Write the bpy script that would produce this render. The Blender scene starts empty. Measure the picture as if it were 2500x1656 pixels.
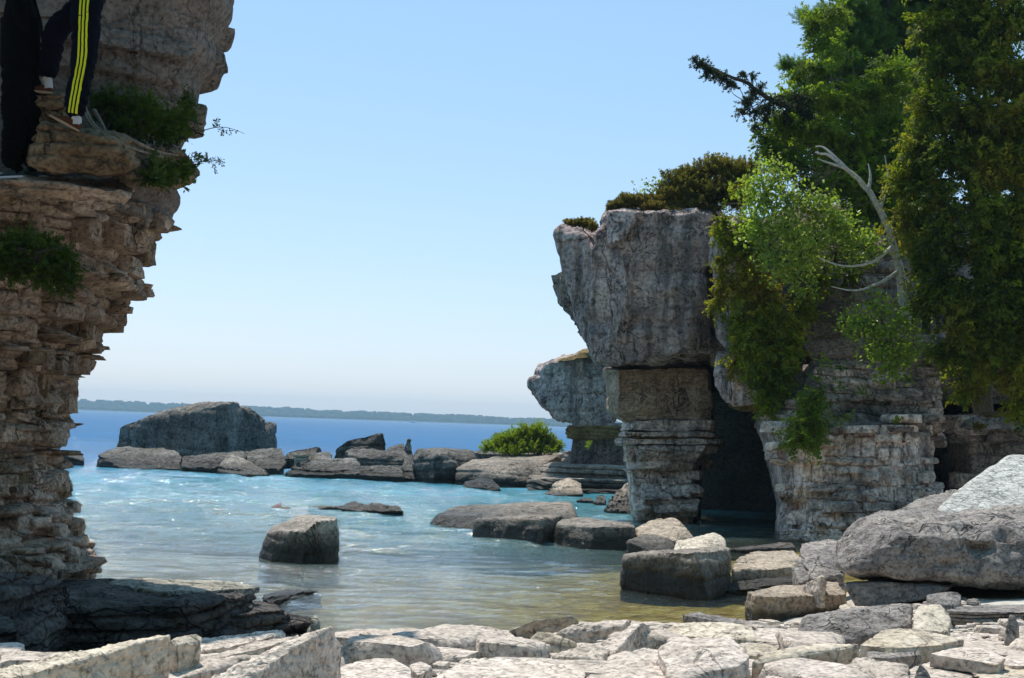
import bpy, bmesh, math, random
import numpy as np
from mathutils import Matrix, Vector

# ------------------------------------------------------------------ camera, sky, sun, exposure
scene = bpy.context.scene
col = scene.collection
EYE = 2.2                      # eye height above the lake, metres
FPX = 3600.0                   # focal length in pixels of the 2500 px wide photograph
PITCH, ROLL = math.radians(3.29), math.radians(1.99)
SUN_AZ, SUN_EL = math.radians(-25.0), math.radians(61.0)   # azimuth from +Y (view) towards +X, elevation

cam_data = bpy.data.cameras.new('camera')
cam = bpy.data.objects.new('camera', cam_data)
col.objects.link(cam)
cam_data.sensor_width = 36.0
cam_data.lens = 36.0 * FPX / 2500.0
cam_data.clip_start, cam_data.clip_end = 0.1, 20000.0
CAM_M = Matrix.Rotation(math.pi / 2 + PITCH, 3, 'X') @ Matrix.Rotation(ROLL, 3, 'Z')
cam.matrix_world = Matrix.Translation((0, 0, EYE)) @ CAM_M.to_4x4()
scene.camera = cam

world = bpy.data.worlds.new('World')
scene.world = world
world.use_nodes = True
wn = world.node_tree
bgn = wn.nodes['Background']
sky = wn.nodes.new('ShaderNodeTexSky')
sky.sky_type = 'NISHITA'
sky.sun_disc = False
sky.sun_elevation = SUN_EL
sky.sun_rotation = SUN_AZ
sky.altitude = 200.0
sky.air_density, sky.dust_density, sky.ozone_density = 1.0, 0.5, 2.0
# thin bright summer veil: the same pale blue is laid over the whole dome
tint = wn.nodes.new('ShaderNodeMix')
tint.data_type, tint.blend_type = 'RGBA', 'MULTIPLY'
tint.inputs[0].default_value = 1.0
tint.inputs[7].default_value = (1.10, 0.86, 1.0, 1)
veil = wn.nodes.new('ShaderNodeMix')
veil.data_type, veil.blend_type = 'RGBA', 'ADD'
veil.inputs[0].default_value = 1.0
veil.inputs[7].default_value = (0.95, 3.05, 3.5, 1)
wn.links.new(sky.outputs[0], tint.inputs[6])
wn.links.new(tint.outputs[2], veil.inputs[6])
wn.links.new(veil.outputs[2], bgn.inputs[0])
bgn.inputs[1].default_value = 0.10

sun_data = bpy.data.lights.new('sun', 'SUN')
sun_data.energy = 4.7
sun_data.angle = math.radians(0.53)
sun_data.color = (1.0, 0.94, 0.83)
sun = bpy.data.objects.new('sun', sun_data)
col.objects.link(sun)
sd = Vector((math.sin(SUN_AZ) * math.cos(SUN_EL), math.cos(SUN_AZ) * math.cos(SUN_EL), math.sin(SUN_EL)))
sun.rotation_euler = sd.to_track_quat('Z', 'Y').to_euler()
sun.location = sd * 60

vs = scene.view_settings
vs.view_transform = 'Standard'
vs.look = 'None'
vs.exposure = 0.0
vs.gamma = 1.0
vs.use_curve_mapping = False
scene.render.engine = 'CYCLES'
cy = scene.cycles
cy.use_denoising = True
cy.max_bounces = 6
cy.diffuse_bounces = 3
cy.glossy_bounces = 3
cy.transparent_max_bounces = 12
cy.sample_clamp_indirect = 4.0
cy.caustics_reflective = False
cy.caustics_refractive = False

# ------------------------------------------------------------------ numeric helpers
RNG = np.random.default_rng(7)
CM = np.array(CAM_M)


def hor(px):                                    # horizon line in the photograph
    return 998 + (px - 174) * 0.0347


def V(px, py, v):
    """A photograph pixel at forward distance v (v > 3) or on the level plane z = v (v <= 3)."""
    d = CM @ np.array([(px - 1250) / FPX, (828 - py) / FPX, -1.0])
    t = v / d[1] if v > 3 else (v - EYE) / d[2]
    return d * t + np.array([0, 0, EYE])


def _hash(ix, iy, iz, seed):
    h = (ix * 374761393 + iy * 668265263 + iz * 2147483647 + seed * 1274126177) & 0xFFFFFFFF
    h = ((h ^ (h >> 13)) * 1274126177) & 0xFFFFFFFF
    h = ((h ^ (h >> 16)) * 668265263) & 0xFFFFFFFF
    return ((h ^ (h >> 15)) & 0xFFFFFF) / float(0xFFFFFF) * 2 - 1


def vnoise(P, seed=0):
    P = np.asarray(P, float)
    I = np.floor(P).astype(np.int64)
    f = P - I
    f = f * f * f * (f * (f * 6 - 15) + 10)
    out = 0
    for a in (0, 1):
        for b in (0, 1):
            for c in (0, 1):
                w = (f[:, 0] if a else 1 - f[:, 0]) * (f[:, 1] if b else 1 - f[:, 1]) * (f[:, 2] if c else 1 - f[:, 2])
                out = out + w * _hash(I[:, 0] + a, I[:, 1] + b, I[:, 2] + c, seed)
    return out


def fbm(P, octv=4, seed=0, gain=0.5):
    P = np.asarray(P, float)
    s, a, t = 0, 1.0, 0
    for o in range(octv):
        s = s + a * vnoise(P * (2.03 ** o) + o * 17.3, seed + o)
        t += a
        a *= gain
    return s / t


# ------------------------------------------------------------------ object helpers
def tag(o, label=None, cat=None, group=None, kind=None):
    if label: o['label'] = label
    if cat: o['category'] = cat
    if group: o['group'] = group
    if kind: o['kind'] = kind
    return o


def link(name, me, mat=None, parent=None):
    o = bpy.data.objects.new(name, me)
    col.objects.link(o)
    if mat is not None and me is not None and not me.materials:
        me.materials.append(mat)
    if parent is not None:
        o.parent = parent
        o.matrix_parent_inverse = parent.matrix_world.inverted()
    return o


def empty(name, loc):
    o = bpy.data.objects.new(name, None)
    o.empty_display_size = 0.2
    col.objects.link(o)
    o.location = Vector(loc)
    o.matrix_world = Matrix.Translation(Vector(loc))
    return o


def make_mesh(name, verts, faces, smooth=True, sharp=None):
    """faces: (n, k) integer array."""
    verts = np.asarray(verts, np.float32)
    faces = np.asarray(faces, np.int32)
    me = bpy.data.meshes.new(name)
    n, k = faces.shape
    me.vertices.add(len(verts))
    me.vertices.foreach_set('co', verts.ravel())
    me.loops.add(n * k)
    me.loops.foreach_set('vertex_index', faces.ravel())
    me.polygons.add(n)
    me.polygons.foreach_set('loop_start', np.arange(0, n * k, k, dtype=np.int32))
    me.polygons.foreach_set('use_smooth', np.full(n, smooth))
    me.update(calc_edges=True)
    if sharp is not None:
        me.set_sharp_from_angle(angle=math.radians(sharp))
    return me


_CUBES = {}


def cube_grid(N):
    if N in _CUBES:
        return _CUBES[N]
    g = np.linspace(-1, 1, N + 1)
    a, b = np.meshgrid(g, g, indexing='ij')
    a, b = a.ravel(), b.ravel()
    one = np.ones_like(a)
    pts = np.concatenate([np.stack(q, 1) for q in ((one, a, b), (-one, b, a), (b, one, a), (a, -one, b), (a, b, one), (b, a, -one))])
    idx = np.arange((N + 1) ** 2).reshape(N + 1, N + 1)
    q = np.stack([idx[:-1, :-1], idx[1:, :-1], idx[1:, 1:], idx[:-1, 1:]], -1).reshape(-1, 4)
    quads = np.concatenate([q + k * (N + 1) ** 2 for k in range(6)])
    u, inv = np.unique(np.round(pts * 1e5).astype(np.int64), axis=0, return_inverse=True)
    _CUBES[N] = (u / 1e5, inv.ravel()[quads])
    return _CUBES[N]


def hull_planes(Q):
    bm = bmesh.new()
    for q in Q:
        bm.verts.new(q)
    bmesh.ops.convex_hull(bm, input=bm.verts)
    bm.normal_update()
    ns, ds = [], []
    c = Q.mean(0)
    for f in bm.faces:
        if f.calc_area() < 1e-6:
            continue
        n = np.array(f.normal)
        d = float(n @ np.array(f.verts[0].co))
        if n @ c > d:
            n, d = -n, -d
        ns.append(n)
        ds.append(d)
    bm.free()
    return np.array(ns), np.array(ds)


def rock_arrays(P, N=12, k=34, amp=0.05, freq=1.6, strata=0.0, thick=0.18, groove=0.0, pits=0.0, seed=0, chips=9, chip_d=0.16):
    """Convex hull of P with broken-off corners, remeshed as an even grid and roughened; returns verts, quads."""
    P = np.asarray(P, float)
    xy = P[:, :2] - P[:, :2].mean(0)
    ev, evec = np.linalg.eigh(xy.T @ xy)
    R = np.eye(3)
    if ev[1] > 1.6 * max(ev[0], 1e-9):
        a = math.atan2(evec[1, 1], evec[0, 1])
        R[:2, :2] = [[math.cos(a), math.sin(a)], [-math.sin(a), math.cos(a)]]
    P = P @ R.T
    lo, hi = P.min(0), P.max(0)
    h = np.maximum((hi - lo) / 2, 1e-3)
    c = P.mean(0) * 0.5 + (lo + hi) * 0.25
    Q = (P - c) / h
    n, d = hull_planes(Q)
    d = np.maximum(d, 0.04)
    if chips and amp:
        rg = np.random.default_rng(seed * 13 + 5)
        cn = rg.normal(size=(chips, 3)) * np.array([1, 1, 0.8])
        cn /= np.linalg.norm(cn, axis=1, keepdims=True)
        cd = (Q @ cn.T).max(0) * (1 - rg.uniform(0.01, chip_d, chips))
        n = np.concatenate([n, cn])
        d = np.concatenate([d, np.maximum(cd, 0.1)])
    D, F = cube_grid(N)
    inv = np.maximum((D @ n.T) / d, 1e-6)
    m = inv.max(1, keepdims=True)
    w = (inv / m) ** k
    r = 1.0 / (m[:, 0] * w.sum(1) ** (1.0 / k))
    nn = (w @ n) / h
    nn /= np.linalg.norm(nn, axis=1, keepdims=True) + 1e-9
    X = (c + h * D * r[:, None]) @ R
    nn = nn @ R
    s = float((h[0] * h[1] * h[2]) ** (1 / 3))
    off = seed * 3.7
    e = fbm(X * (freq / s) + off, 4, seed)
    chip = np.abs(vnoise(X * (freq * 2.3 / s) + off * 2, seed + 9))
    fine_ = fbm(X * (freq * 6.0 / s) + off, 2, seed + 2) if N >= 14 else 0
    disp = amp * s * (e * 1.3 - 0.9 * chip + 0.3 + 0.35 * fine_)
    if groove:
        G = X * np.array([1, 1, 0.12]) * (5.0 / s)
        g = fbm(G + off, 3, seed + 3)
        disp = disp - groove * np.abs(g) * 1.6
    if pits:
        p = vnoise(X * np.array([3.2, 3.2, 5.0]) + off, seed + 5)
        disp = disp - pits * np.clip(p - 0.45, 0, 1) * 2.2
    X = X + nn * disp[:, None]
    if strata:
        ph = X[:, 2] / thick + 0.7 * vnoise(X * 0.7 / max(thick * 6, .5) + off, seed + 4)
        L = np.floor(ph)
        fr = ph - L
        lay = _hash(L.astype(np.int64), L.astype(np.int64) * 0 + seed, L.astype(np.int64) * 3, seed)
        cut = np.exp(-((np.minimum(fr, 1 - fr)) / 0.12) ** 2)
        blk = vnoise(np.stack([X[:, 0] / (thick * 2.5), X[:, 1] / (thick * 2.5), L * 5.3], 1), seed + 8)
        hz = nn * np.array([1, 1, 0.0])
        X = X + hz * (strata * (lay * 0.7 + blk * 0.8 - 1.1 * cut))[:, None]
    return X, F


def rock(name, P, mat, parent=None, label=None, cat='rock', group=None, base=None, px=True, loc=None, sharp=38, **kw):
    """One rock from photograph points (px, py, z-or-distance); base: also reaches down to that level."""
    Q = np.array([V(*p) for p in P]) if px else np.array(P, float)
    if base is not None:
        B = Q.copy()
        B[:, 2] = base
        cc = B.mean(0)
        B[:, :2] = cc[:2] + (B[:, :2] - cc[:2]) * 1.02
        Q = np.concatenate([Q, B])
    X, F = rock_arrays(Q, **kw)
    o0 = X.mean(0)
    o0[2] = X[:, 2].min()
    me = make_mesh(name, X - o0, F, True, sharp)
    o = bpy.data.objects.new(name, me)
    col.objects.link(o)
    me.materials.append(mat)
    o.location = o0
    o.matrix_world = Matrix.Translation(Vector(o0))
    if parent is not None:
        o.parent = parent
        o.matrix_parent_inverse = parent.matrix_world.inverted()
    else:
        tag(o, label, cat, group)
    return o


def solid_sheet(A, back):
    """Closed slab from a front grid A (n, m, 3) and a backward offset."""
    n, m, _ = A.shape
    B = A + np.asarray(back, float)
    X = np.concatenate([A.reshape(-1, 3), B.reshape(-1, 3)])
    i = np.arange(n * m).reshape(n, m)
    f = np.stack([i[:-1, :-1], i[1:, :-1], i[1:, 1:], i[:-1, 1:]], -1).reshape(-1, 4)
    o = n * m
    e = []
    for r in (i[0], i[-1][::-1], i[:, 0][::-1], i[:, -1]):
        e.append(np.stack([r[:-1], r[1:], r[1:] + o, r[:-1] + o], -1))
    return X, np.concatenate([f, f[:, ::-1] + o] + e)


def bed_relief(P, bed, block, seed, depth=0.06):
    """Relief of bedded, jointed rock at points P: how far each point stands out of the face."""
    P = np.asarray(P, float)
    z = P[:, 2] + 0.10 * vnoise(P * 0.6 + seed, seed) + 0.03 * vnoise(P * 2.5, seed + 1)
    warp = np.cumsum(np.random.default_rng(seed).uniform(0.35, 1.8, 400)) * bed
    L = np.searchsorted(warp, z - z.min())
    lo = np.where(L > 0, warp[np.maximum(L - 1, 0)], 0)
    fr = (z - z.min() - lo) / (warp[L] - lo)
    th = (warp[L] - lo)
    h = np.stack([P[:, 0] + 0.3 * P[:, 1], L * 0], 1)[:, 0] / block + _hash(L, L * 0, L * 0, seed) * 7
    h = h + 0.25 * vnoise(P * 1.7, seed + 2)
    C = np.floor(h).astype(np.int64)
    fx_ = h - C
    off = _hash(C, L.astype(np.int64), C * 0, seed + 3) * 0.75 + _hash(L.astype(np.int64), L.astype(np.int64) * 0, L.astype(np.int64) * 0, seed + 4) * 0.6
    jz = np.exp(-(np.minimum(fr, 1 - fr) * th / 0.016) ** 2)
    jx = np.exp(-(np.minimum(fx_, 1 - fx_) * block / 0.014) ** 2) * 0.7
    g = fbm(P * 3.2, 4, seed + 6)
    return depth * (off + 0.9 * g) - depth * 0.9 * np.maximum(jz, jx)


def tube_arrays(pts, rad, seg=7, cap=True):
    pts = np.asarray(pts, float)
    rad = np.asarray(rad, float)
    n = len(pts)
    T = np.gradient(pts, axis=0)
    T /= np.linalg.norm(T, axis=1, keepdims=True) + 1e-9
    up = np.array([0.13, 0.31, 0.94]) if abs(T[0, 2]) < 0.8 else np.array([0.94, 0.31, 0.13])
    A = np.cross(T, up)
    A /= np.linalg.norm(A, axis=1, keepdims=True) + 1e-9
    B = np.cross(T, A)
    th = np.linspace(0, 2 * np.pi, seg, endpoint=False)
    X = pts[:, None] + rad[:, None, None] * (np.cos(th)[None, :, None] * A[:, None] + np.sin(th)[None, :, None] * B[:, None])
    X = X.reshape(-1, 3)
    i = np.arange(n - 1)[:, None] * seg
    j = np.arange(seg)[None]
    j2 = (j + 1) % seg
    F = np.stack([i + j, i + j2, i + seg + j2, i + seg + j], -1).reshape(-1, 4)
    return X, F


def smooth_path(pts, n=14):
    pts = np.asarray(pts, float)
    t = np.linspace(0, len(pts) - 1, n)
    P = np.concatenate([[2 * pts[0] - pts[1]], pts, [2 * pts[-1] - pts[-2]]])
    out = []
    for s in t:
        i = min(int(s), len(pts) - 2)
        f = s - i
        p0, p1, p2, p3 = P[i], P[i + 1], P[i + 2], P[i + 3]
        out.append(0.5 * (2 * p1 + (p2 - p0) * f + (2 * p0 - 5 * p1 + 4 * p2 - p3) * f * f + (3 * p1 - p0 - 3 * p2 + p3) * f ** 3))
    return np.array(out)


def join_arrays(L):
    vs_, fs_, o = [], [], 0
    for x, f in L:
        vs_.append(x)
        fs_.append(np.asarray(f) + o)
        o += len(x)
    return np.concatenate(vs_), np.concatenate(fs_)


# ------------------------------------------------------------------ materials
def mat_new(name):
    m = bpy.data.materials.new(name)
    m.use_nodes = True
    nt = m.node_tree
    nt.nodes.clear()
    out = nt.nodes.new('ShaderNodeOutputMaterial')
    return m, nt, out


def nd(nt, t, **kw):
    n = nt.nodes.new(t)
    for k, v in kw.items():
        if k.startswith('i_'):
            key = k[2:]
            n.inputs[int(key) if key.isdigit() else key].default_value = v
        else:
            setattr(n, k, v)
    return n


def ramp(nt, src, stops, interp='LINEAR'):
    r = nt.nodes.new('ShaderNodeValToRGB')
    r.color_ramp.interpolation = interp
    while len(r.color_ramp.elements) < len(stops):
        r.color_ramp.elements.new(0.5)
    for e, (p, c) in zip(r.color_ramp.elements, stops):
        e.position = p
        e.color = (*c, 1) if not np.isscalar(c) else (c, c, c, 1)
    nt.links.new(src, r.inputs[0])
    return r.outputs[0]


def mapped(nt, pos, scale):
    m = nt.nodes.new('ShaderNodeMapping')
    m.inputs['Scale'].default_value = scale
    nt.links.new(pos, m.inputs['Vector'])
    return m.outputs[0]


def noise(nt, vec, scale, detail=5, rough=0.55, dist=0.0):
    n = nd(nt, 'ShaderNodeTexNoise')
    n.inputs['Scale'].default_value = scale
    n.inputs['Detail'].default_value = detail
    n.inputs['Roughness'].default_value = rough
    n.inputs['Distortion'].default_value = dist
    nt.links.new(vec, n.inputs['Vector'])
    return n.outputs['Fac']


def mix(nt, fac, a, b, mode='MIX'):
    m = nd(nt, 'ShaderNodeMix', data_type='RGBA', blend_type=mode)
    for s, v in ((m.inputs[0], fac), (m.inputs[6], a), (m.inputs[7], b)):
        if hasattr(v, 'is_output'):
            nt.links.new(v, s)
        elif np.isscalar(v):
            s.default_value = v if s.type == 'VALUE' else (v, v, v, 1)
        else:
            s.default_value = (*v, 1)
    return m.outputs[2]


def math_(nt, op, a, b=None, clamp=False):
    m = nd(nt, 'ShaderNodeMath', operation=op, use_clamp=clamp)
    for s, v in ((m.inputs[0], a), (m.inputs[1], b)):
        if v is None: continue
        if hasattr(v, 'is_output'):
            nt.links.new(v, s)
        else:
            s.default_value = v
    return m.outputs[0]


def rock_mat(name, c0, c1, c2, patch=0.7, dark=(0.05, 0.05, 0.05), streak=0.0, speck=0.5, ochre=0.0, crack=0.0, crack_scale=(2.2, 2.2, 5.0),
             bump=0.5, wet=0.0, wet_shade_h=0.12, wet_col=(0.02, 0.018, 0.014), rand=0.14, rough=0.92, fine=14.0, frac=0.75, frac_scale=0.9, pit=0.5):
    m, nt, out = mat_new(name)
    geo = nd(nt, 'ShaderNodeNewGeometry')
    pos = geo.outputs['Position']
    n1 = noise(nt, pos, patch, 6, 0.6, 0.4)
    c = ramp(nt, n1, [(0.33, c0), (0.5, c1), (0.66, c2)])
    n2 = noise(nt, mapped(nt, pos, (1, 1, 1.7)), fine, 6, 0.7)
    c = mix(nt, 1.0, c, ramp(nt, n2, [(0.30, 0.48), (0.47, 0.95), (0.68, 1.30)]), 'MULTIPLY')
    # lichen and weathering specks
    n3 = noise(nt, mapped(nt, pos, (1, 1, 1)), fine * 0.35, 8, 0.75)
    c = mix(nt, math_(nt, 'MULTIPLY', ramp(nt, n3, [(0.52, 0.0), (0.64, 1.0)]), speck), c, dark)
    if streak:
        n4 = noise(nt, mapped(nt, pos, (2.6, 2.6, 0.22)), 1.3, 7, 0.65)
        c = mix(nt, math_(nt, 'MULTIPLY', ramp(nt, n4, [(0.47, 0.0), (0.62, 1.0)]), streak), c, dark)
    if ochre:
        n5 = noise(nt, pos, 0.9, 5, 0.6, 1.0)
        c = mix(nt, math_(nt, 'MULTIPLY', ramp(nt, n5, [(0.56, 0.0), (0.68, 1.0)]), ochre), c, (0.33, 0.19, 0.06))
    hsum = math_(nt, 'ADD', math_(nt, 'MULTIPLY', n2, 0.6), math_(nt, 'MULTIPLY', n3, 0.9))
    if crack:
        wv = nd(nt, 'ShaderNodeTexVoronoi', feature='DISTANCE_TO_EDGE')
        wv.inputs['Scale'].default_value = 1.0
        wp = nd(nt, 'ShaderNodeVectorMath', operation='ADD')
        nt.links.new(mapped(nt, pos, crack_scale), wp.inputs[0])
        nz = nd(nt, 'ShaderNodeTexNoise')
        nz.inputs['Scale'].default_value = 3.0
        nt.links.new(pos, nz.inputs['Vector'])
        nt.links.new(nz.outputs['Color'], wp.inputs[1])
        nt.links.new(wp.outputs[0], wv.inputs['Vector'])
        cr = ramp(nt, wv.outputs['Distance'], [(0.0, 1.0), (0.045, 0.0)])
        c = mix(nt, math_(nt, 'MULTIPLY', cr, crack), c, dark)
        hsum = math_(nt, 'SUBTRACT', hsum, math_(nt, 'MULTIPLY', cr, 0.8))
    if frac:
        for q, (sc_, wd_, st_) in enumerate(((frac_scale, 0.010, 1.0), (frac_scale * 2.7, 0.012, 0.7))):
            nf = noise(nt, mapped(nt, pos, (1.0, 1.0, 1.6) if q else (1.5, 1.5, 0.55)), sc_, 4, 0.55, 0.9)
            ln_ = ramp(nt, math_(nt, 'ABSOLUTE', math_(nt, 'SUBTRACT', nf, 0.5)), [(0.0, 1.0), (wd_, 0.0)])
            gate_ = ramp(nt, noise(nt, pos, sc_ * 1.3, 2), [(0.46, 0.0), (0.54, 1.0)])
            ln_ = math_(nt, 'MULTIPLY', ln_, gate_)
            c = mix(nt, math_(nt, 'MULTIPLY', ln_, frac * st_), c, tuple(v * 0.5 for v in dark))
            hsum = math_(nt, 'SUBTRACT', hsum, math_(nt, 'MULTIPLY', ln_, 0.7))
    if pit:
        np_ = noise(nt, pos, fine * 2.4, 3, 0.6)
        c = mix(nt, 1.0, c, ramp(nt, np_, [(0.34, 1.0 - pit), (0.46, 1.0), (0.62, 1.0 + pit * 0.4)]), 'MULTIPLY')
        hsum = math_(nt, 'ADD', hsum, math_(nt, 'MULTIPLY', np_, 0.4))
    oi = nd(nt, 'ShaderNodeObjectInfo')
    c = mix(nt, 1.0, c, ramp(nt, oi.outputs['Random'], [(0.0, 1.0 - rand), (1.0, 1.0 + rand)]), 'MULTIPLY')
    bs = nd(nt, 'ShaderNodeBsdfPrincipled')
    bs.inputs['Specular IOR Level'].default_value = 0.25
    if wet:
        sep = nd(nt, 'ShaderNodeSeparateXYZ')
        nt.links.new(pos, sep.inputs[0])
        zz = math_(nt, 'ADD', sep.outputs['Z'], math_(nt, 'MULTIPLY', math_(nt, 'SUBTRACT', n3, 0.5), wet_shade_h * 1.6))
        wf = nd(nt, 'ShaderNodeMapRange', i_1=wet_shade_h * 0.7, i_2=wet_shade_h * 1.5, i_3=wet, i_4=0.0)
        nt.links.new(zz, wf.inputs[0])
        c = mix(nt, wf.outputs[0], c, wet_col)
        rr = nd(nt, 'ShaderNodeMapRange', i_1=0.0, i_2=1.0, i_3=rough, i_4=0.35)
        nt.links.new(wf.outputs[0], rr.inputs[0])
        nt.links.new(rr.outputs[0], bs.inputs['Roughness'])
    else:
        bs.inputs['Roughness'].default_value = rough
    nt.links.new(c, bs.inputs['Base Color'])
    bp = nd(nt, 'ShaderNodeBump')
    bp.inputs['Strength'].default_value = bump
    bp.inputs['Distance'].default_value = 0.75 / fine
    nt.links.new(hsum, bp.inputs['Height'])
    nt.links.new(bp.outputs[0], bs.inputs['Normal'])
    nt.links.new(bs.outputs[0], out.inputs[0])
    return m


def leaf_mat(name, cols, trans=0.45, rough=0.6):
    m, nt, out = mat_new(name)
    at = nd(nt, 'ShaderNodeAttribute', attribute_name='tint')
    k = len(cols)
    c = ramp(nt, at.outputs['Fac'], [(i / (k - 1), q) for i, q in enumerate(cols)])
    geo = nd(nt, 'ShaderNodeNewGeometry')
    n1 = noise(nt, geo.outputs['Position'], 1.1, 3)
    c = mix(nt, 1.0, c, ramp(nt, n1, [(0.3, 0.72), (0.7, 1.25)]), 'MULTIPLY')
    bs = nd(nt, 'ShaderNodeBsdfPrincipled')
    bs.inputs['Roughness'].default_value = rough
    bs.inputs['Specular IOR Level'].default_value = 0.3
    tr = nd(nt, 'ShaderNodeBsdfTranslucent')
    ms = nd(nt, 'ShaderNodeMixShader', i_0=trans)
    nt.links.new(c, bs.inputs['Base Color'])
    nt.links.new(mix(nt, 1.0, c, (1.5, 1.5, 0.9), 'MULTIPLY'), tr.inputs[0])
    nt.links.new(bs.outputs[0], ms.inputs[1])
    nt.links.new(tr.outputs[0], ms.inputs[2])
    nt.links.new(ms.outputs[0], out.inputs[0])
    return m


def plain_mat(name, c, rough=0.8, var=0.2, scale=20.0, bump=0.15, metallic=0.0, spec=0.2):
    m, nt, out = mat_new(name)
    tc = nd(nt, 'ShaderNodeNewGeometry')
    n = noise(nt, tc.outputs['Position'], scale, 4)
    cc = mix(nt, 1.0, c, ramp(nt, n, [(0.3, 1 - var), (0.7, 1 + var)]), 'MULTIPLY')
    bs = nd(nt, 'ShaderNodeBsdfPrincipled')
    bs.inputs['Roughness'].default_value = rough
    bs.inputs['Metallic'].default_value = metallic
    bs.inputs['Specular IOR Level'].default_value = spec
    nt.links.new(cc, bs.inputs['Base Color'])
    bp = nd(nt, 'ShaderNodeBump')
    bp.inputs['Strength'].default_value = bump
    bp.inputs['Distance'].default_value = 0.02
    nt.links.new(n, bp.inputs['Height'])
    nt.links.new(bp.outputs[0], bs.inputs['Normal'])
    nt.links.new(bs.outputs[0], out.inputs[0])
    return m


M = {}
M['beach'] = rock_mat('pale_limestone', (0.557, 0.469, 0.401), (0.646, 0.548, 0.476), (0.701, 0.599, 0.534), patch=1.1, dark=(0.20, 0.19, 0.18), speck=0.35, bump=0.55, rand=0.10, fine=11, ochre=0.10)
M['beach_cream'] = rock_mat('cream_limestone', (0.490, 0.402, 0.300), (0.592, 0.509, 0.416), (0.653, 0.568, 0.464), patch=1.3, dark=(0.25, 0.2, 0.14), speck=0.25, bump=0.4, rand=0.08, fine=9, ochre=0.18)
M['beach_grey'] = rock_mat('grey_limestone', (0.238, 0.212, 0.207), (0.329, 0.294, 0.275), (0.421, 0.367, 0.330), patch=1.5, dark=(0.07, 0.07, 0.075), speck=0.65, bump=0.9, rand=0.10, fine=12)
M['shore'] = rock_mat('shore_rock', (0.250, 0.215, 0.186), (0.383, 0.329, 0.283), (0.533, 0.461, 0.395), patch=0.8, dark=(0.06, 0.055, 0.05), speck=0.55, streak=0.25, ochre=0.12, bump=0.8, wet=0.92, wet_shade_h=0.33, fine=8, rand=0.15)  # wet band reaches past the waterline to paint shade on front faces
M['shore_pale'] = rock_mat('pale_shore_rock', (0.326, 0.264, 0.202), (0.445, 0.362, 0.286), (0.521, 0.421, 0.332), patch=1.0, dark=(0.10, 0.09, 0.08), speck=0.35, bump=0.7, wet=0.85, wet_shade_h=0.14, fine=9, rand=0.1)
M['far_rock'] = rock_mat('far_ledge_rock', (0.127, 0.114, 0.107), (0.220, 0.202, 0.183), (0.347, 0.320, 0.296), patch=0.5, dark=(0.045, 0.042, 0.04), speck=0.5, streak=0.3, ochre=0.16, bump=1.0, wet=0.93, wet_shade_h=0.42, fine=4, rand=0.18)
M['wet_rock'] = rock_mat('wet_dark_rock', (0.02, 0.018, 0.015), (0.035, 0.032, 0.028), (0.06, 0.055, 0.05), patch=1.2, bump=0.9, rough=0.5, rand=0.1)
M['cap'] = rock_mat('weathered_cliff', (0.393, 0.304, 0.294), (0.643, 0.496, 0.468), (0.892, 0.679, 0.619), patch=0.55, dark=(0.085, 0.085, 0.09), speck=0.55, streak=0.65, ochre=0.22, crack=0.0, bump=1.0, fine=5, rand=0.06)
M['neck'] = rock_mat('brown_cliff', (0.305, 0.202, 0.146), (0.447, 0.308, 0.222), (0.591, 0.419, 0.305), patch=0.8, dark=(0.08, 0.07, 0.06), speck=0.45, streak=0.3, ochre=0.35, bump=0.8, fine=7, rand=0.06)
M['ochre'] = rock_mat('ochre_rock', (0.20, 0.13, 0.05), (0.28, 0.19, 0.08), (0.34, 0.27, 0.16), patch=1.0, dark=(0.07, 0.05, 0.03), speck=0.4, ochre=0.6, bump=0.8, fine=7)
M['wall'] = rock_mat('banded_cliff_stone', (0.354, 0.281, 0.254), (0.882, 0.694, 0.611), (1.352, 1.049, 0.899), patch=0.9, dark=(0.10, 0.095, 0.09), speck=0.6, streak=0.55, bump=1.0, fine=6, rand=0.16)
M['upper'] = rock_mat('grey_upper_cliff', (0.220, 0.178, 0.160), (0.356, 0.286, 0.249), (0.508, 0.396, 0.336), patch=0.7, dark=(0.05, 0.05, 0.055), speck=0.6, streak=0.4, bump=1.0, fine=7, rand=0.15)
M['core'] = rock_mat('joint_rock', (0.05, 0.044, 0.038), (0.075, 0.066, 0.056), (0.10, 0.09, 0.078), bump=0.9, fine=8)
M['stack'] = rock_mat('tan_stack_stone', (0.271, 0.191, 0.140), (0.431, 0.316, 0.241), (0.589, 0.456, 0.378), patch=1.0, dark=(0.09, 0.075, 0.06), speck=0.55, streak=0.1, ochre=0.10, bump=0.9, fine=11, rand=0.22)
M['stack_top'] = rock_mat('grey_stack_face', (0.146, 0.120, 0.108), (0.186, 0.156, 0.143), (0.218, 0.187, 0.173), patch=0.9, dark=(0.07, 0.06, 0.055), speck=0.45, streak=0.15, crack=0.3, crack_scale=(1.3, 1.3, 2.3), bump=0.6, fine=9, rand=0.06)
M['stack_brown'] = rock_mat('brown_ledge_stone', (0.143, 0.095, 0.057), (0.231, 0.160, 0.100), (0.308, 0.220, 0.142), patch=1.6, dark=(0.05, 0.04, 0.03), speck=0.5, ochre=0.2, bump=0.9, fine=9, rand=0.1)
M['ledge'] = rock_mat('dark_ledge_rock', (0.081, 0.070, 0.068), (0.133, 0.115, 0.109), (0.209, 0.176, 0.158), patch=1.2, dark=(0.035, 0.035, 0.038), speck=0.6, crack=0.4, crack_scale=(1.5, 1.5, 4.0), bump=1.0, fine=8, rand=0.15, wet=0.8, wet_shade_h=0.06)
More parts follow.
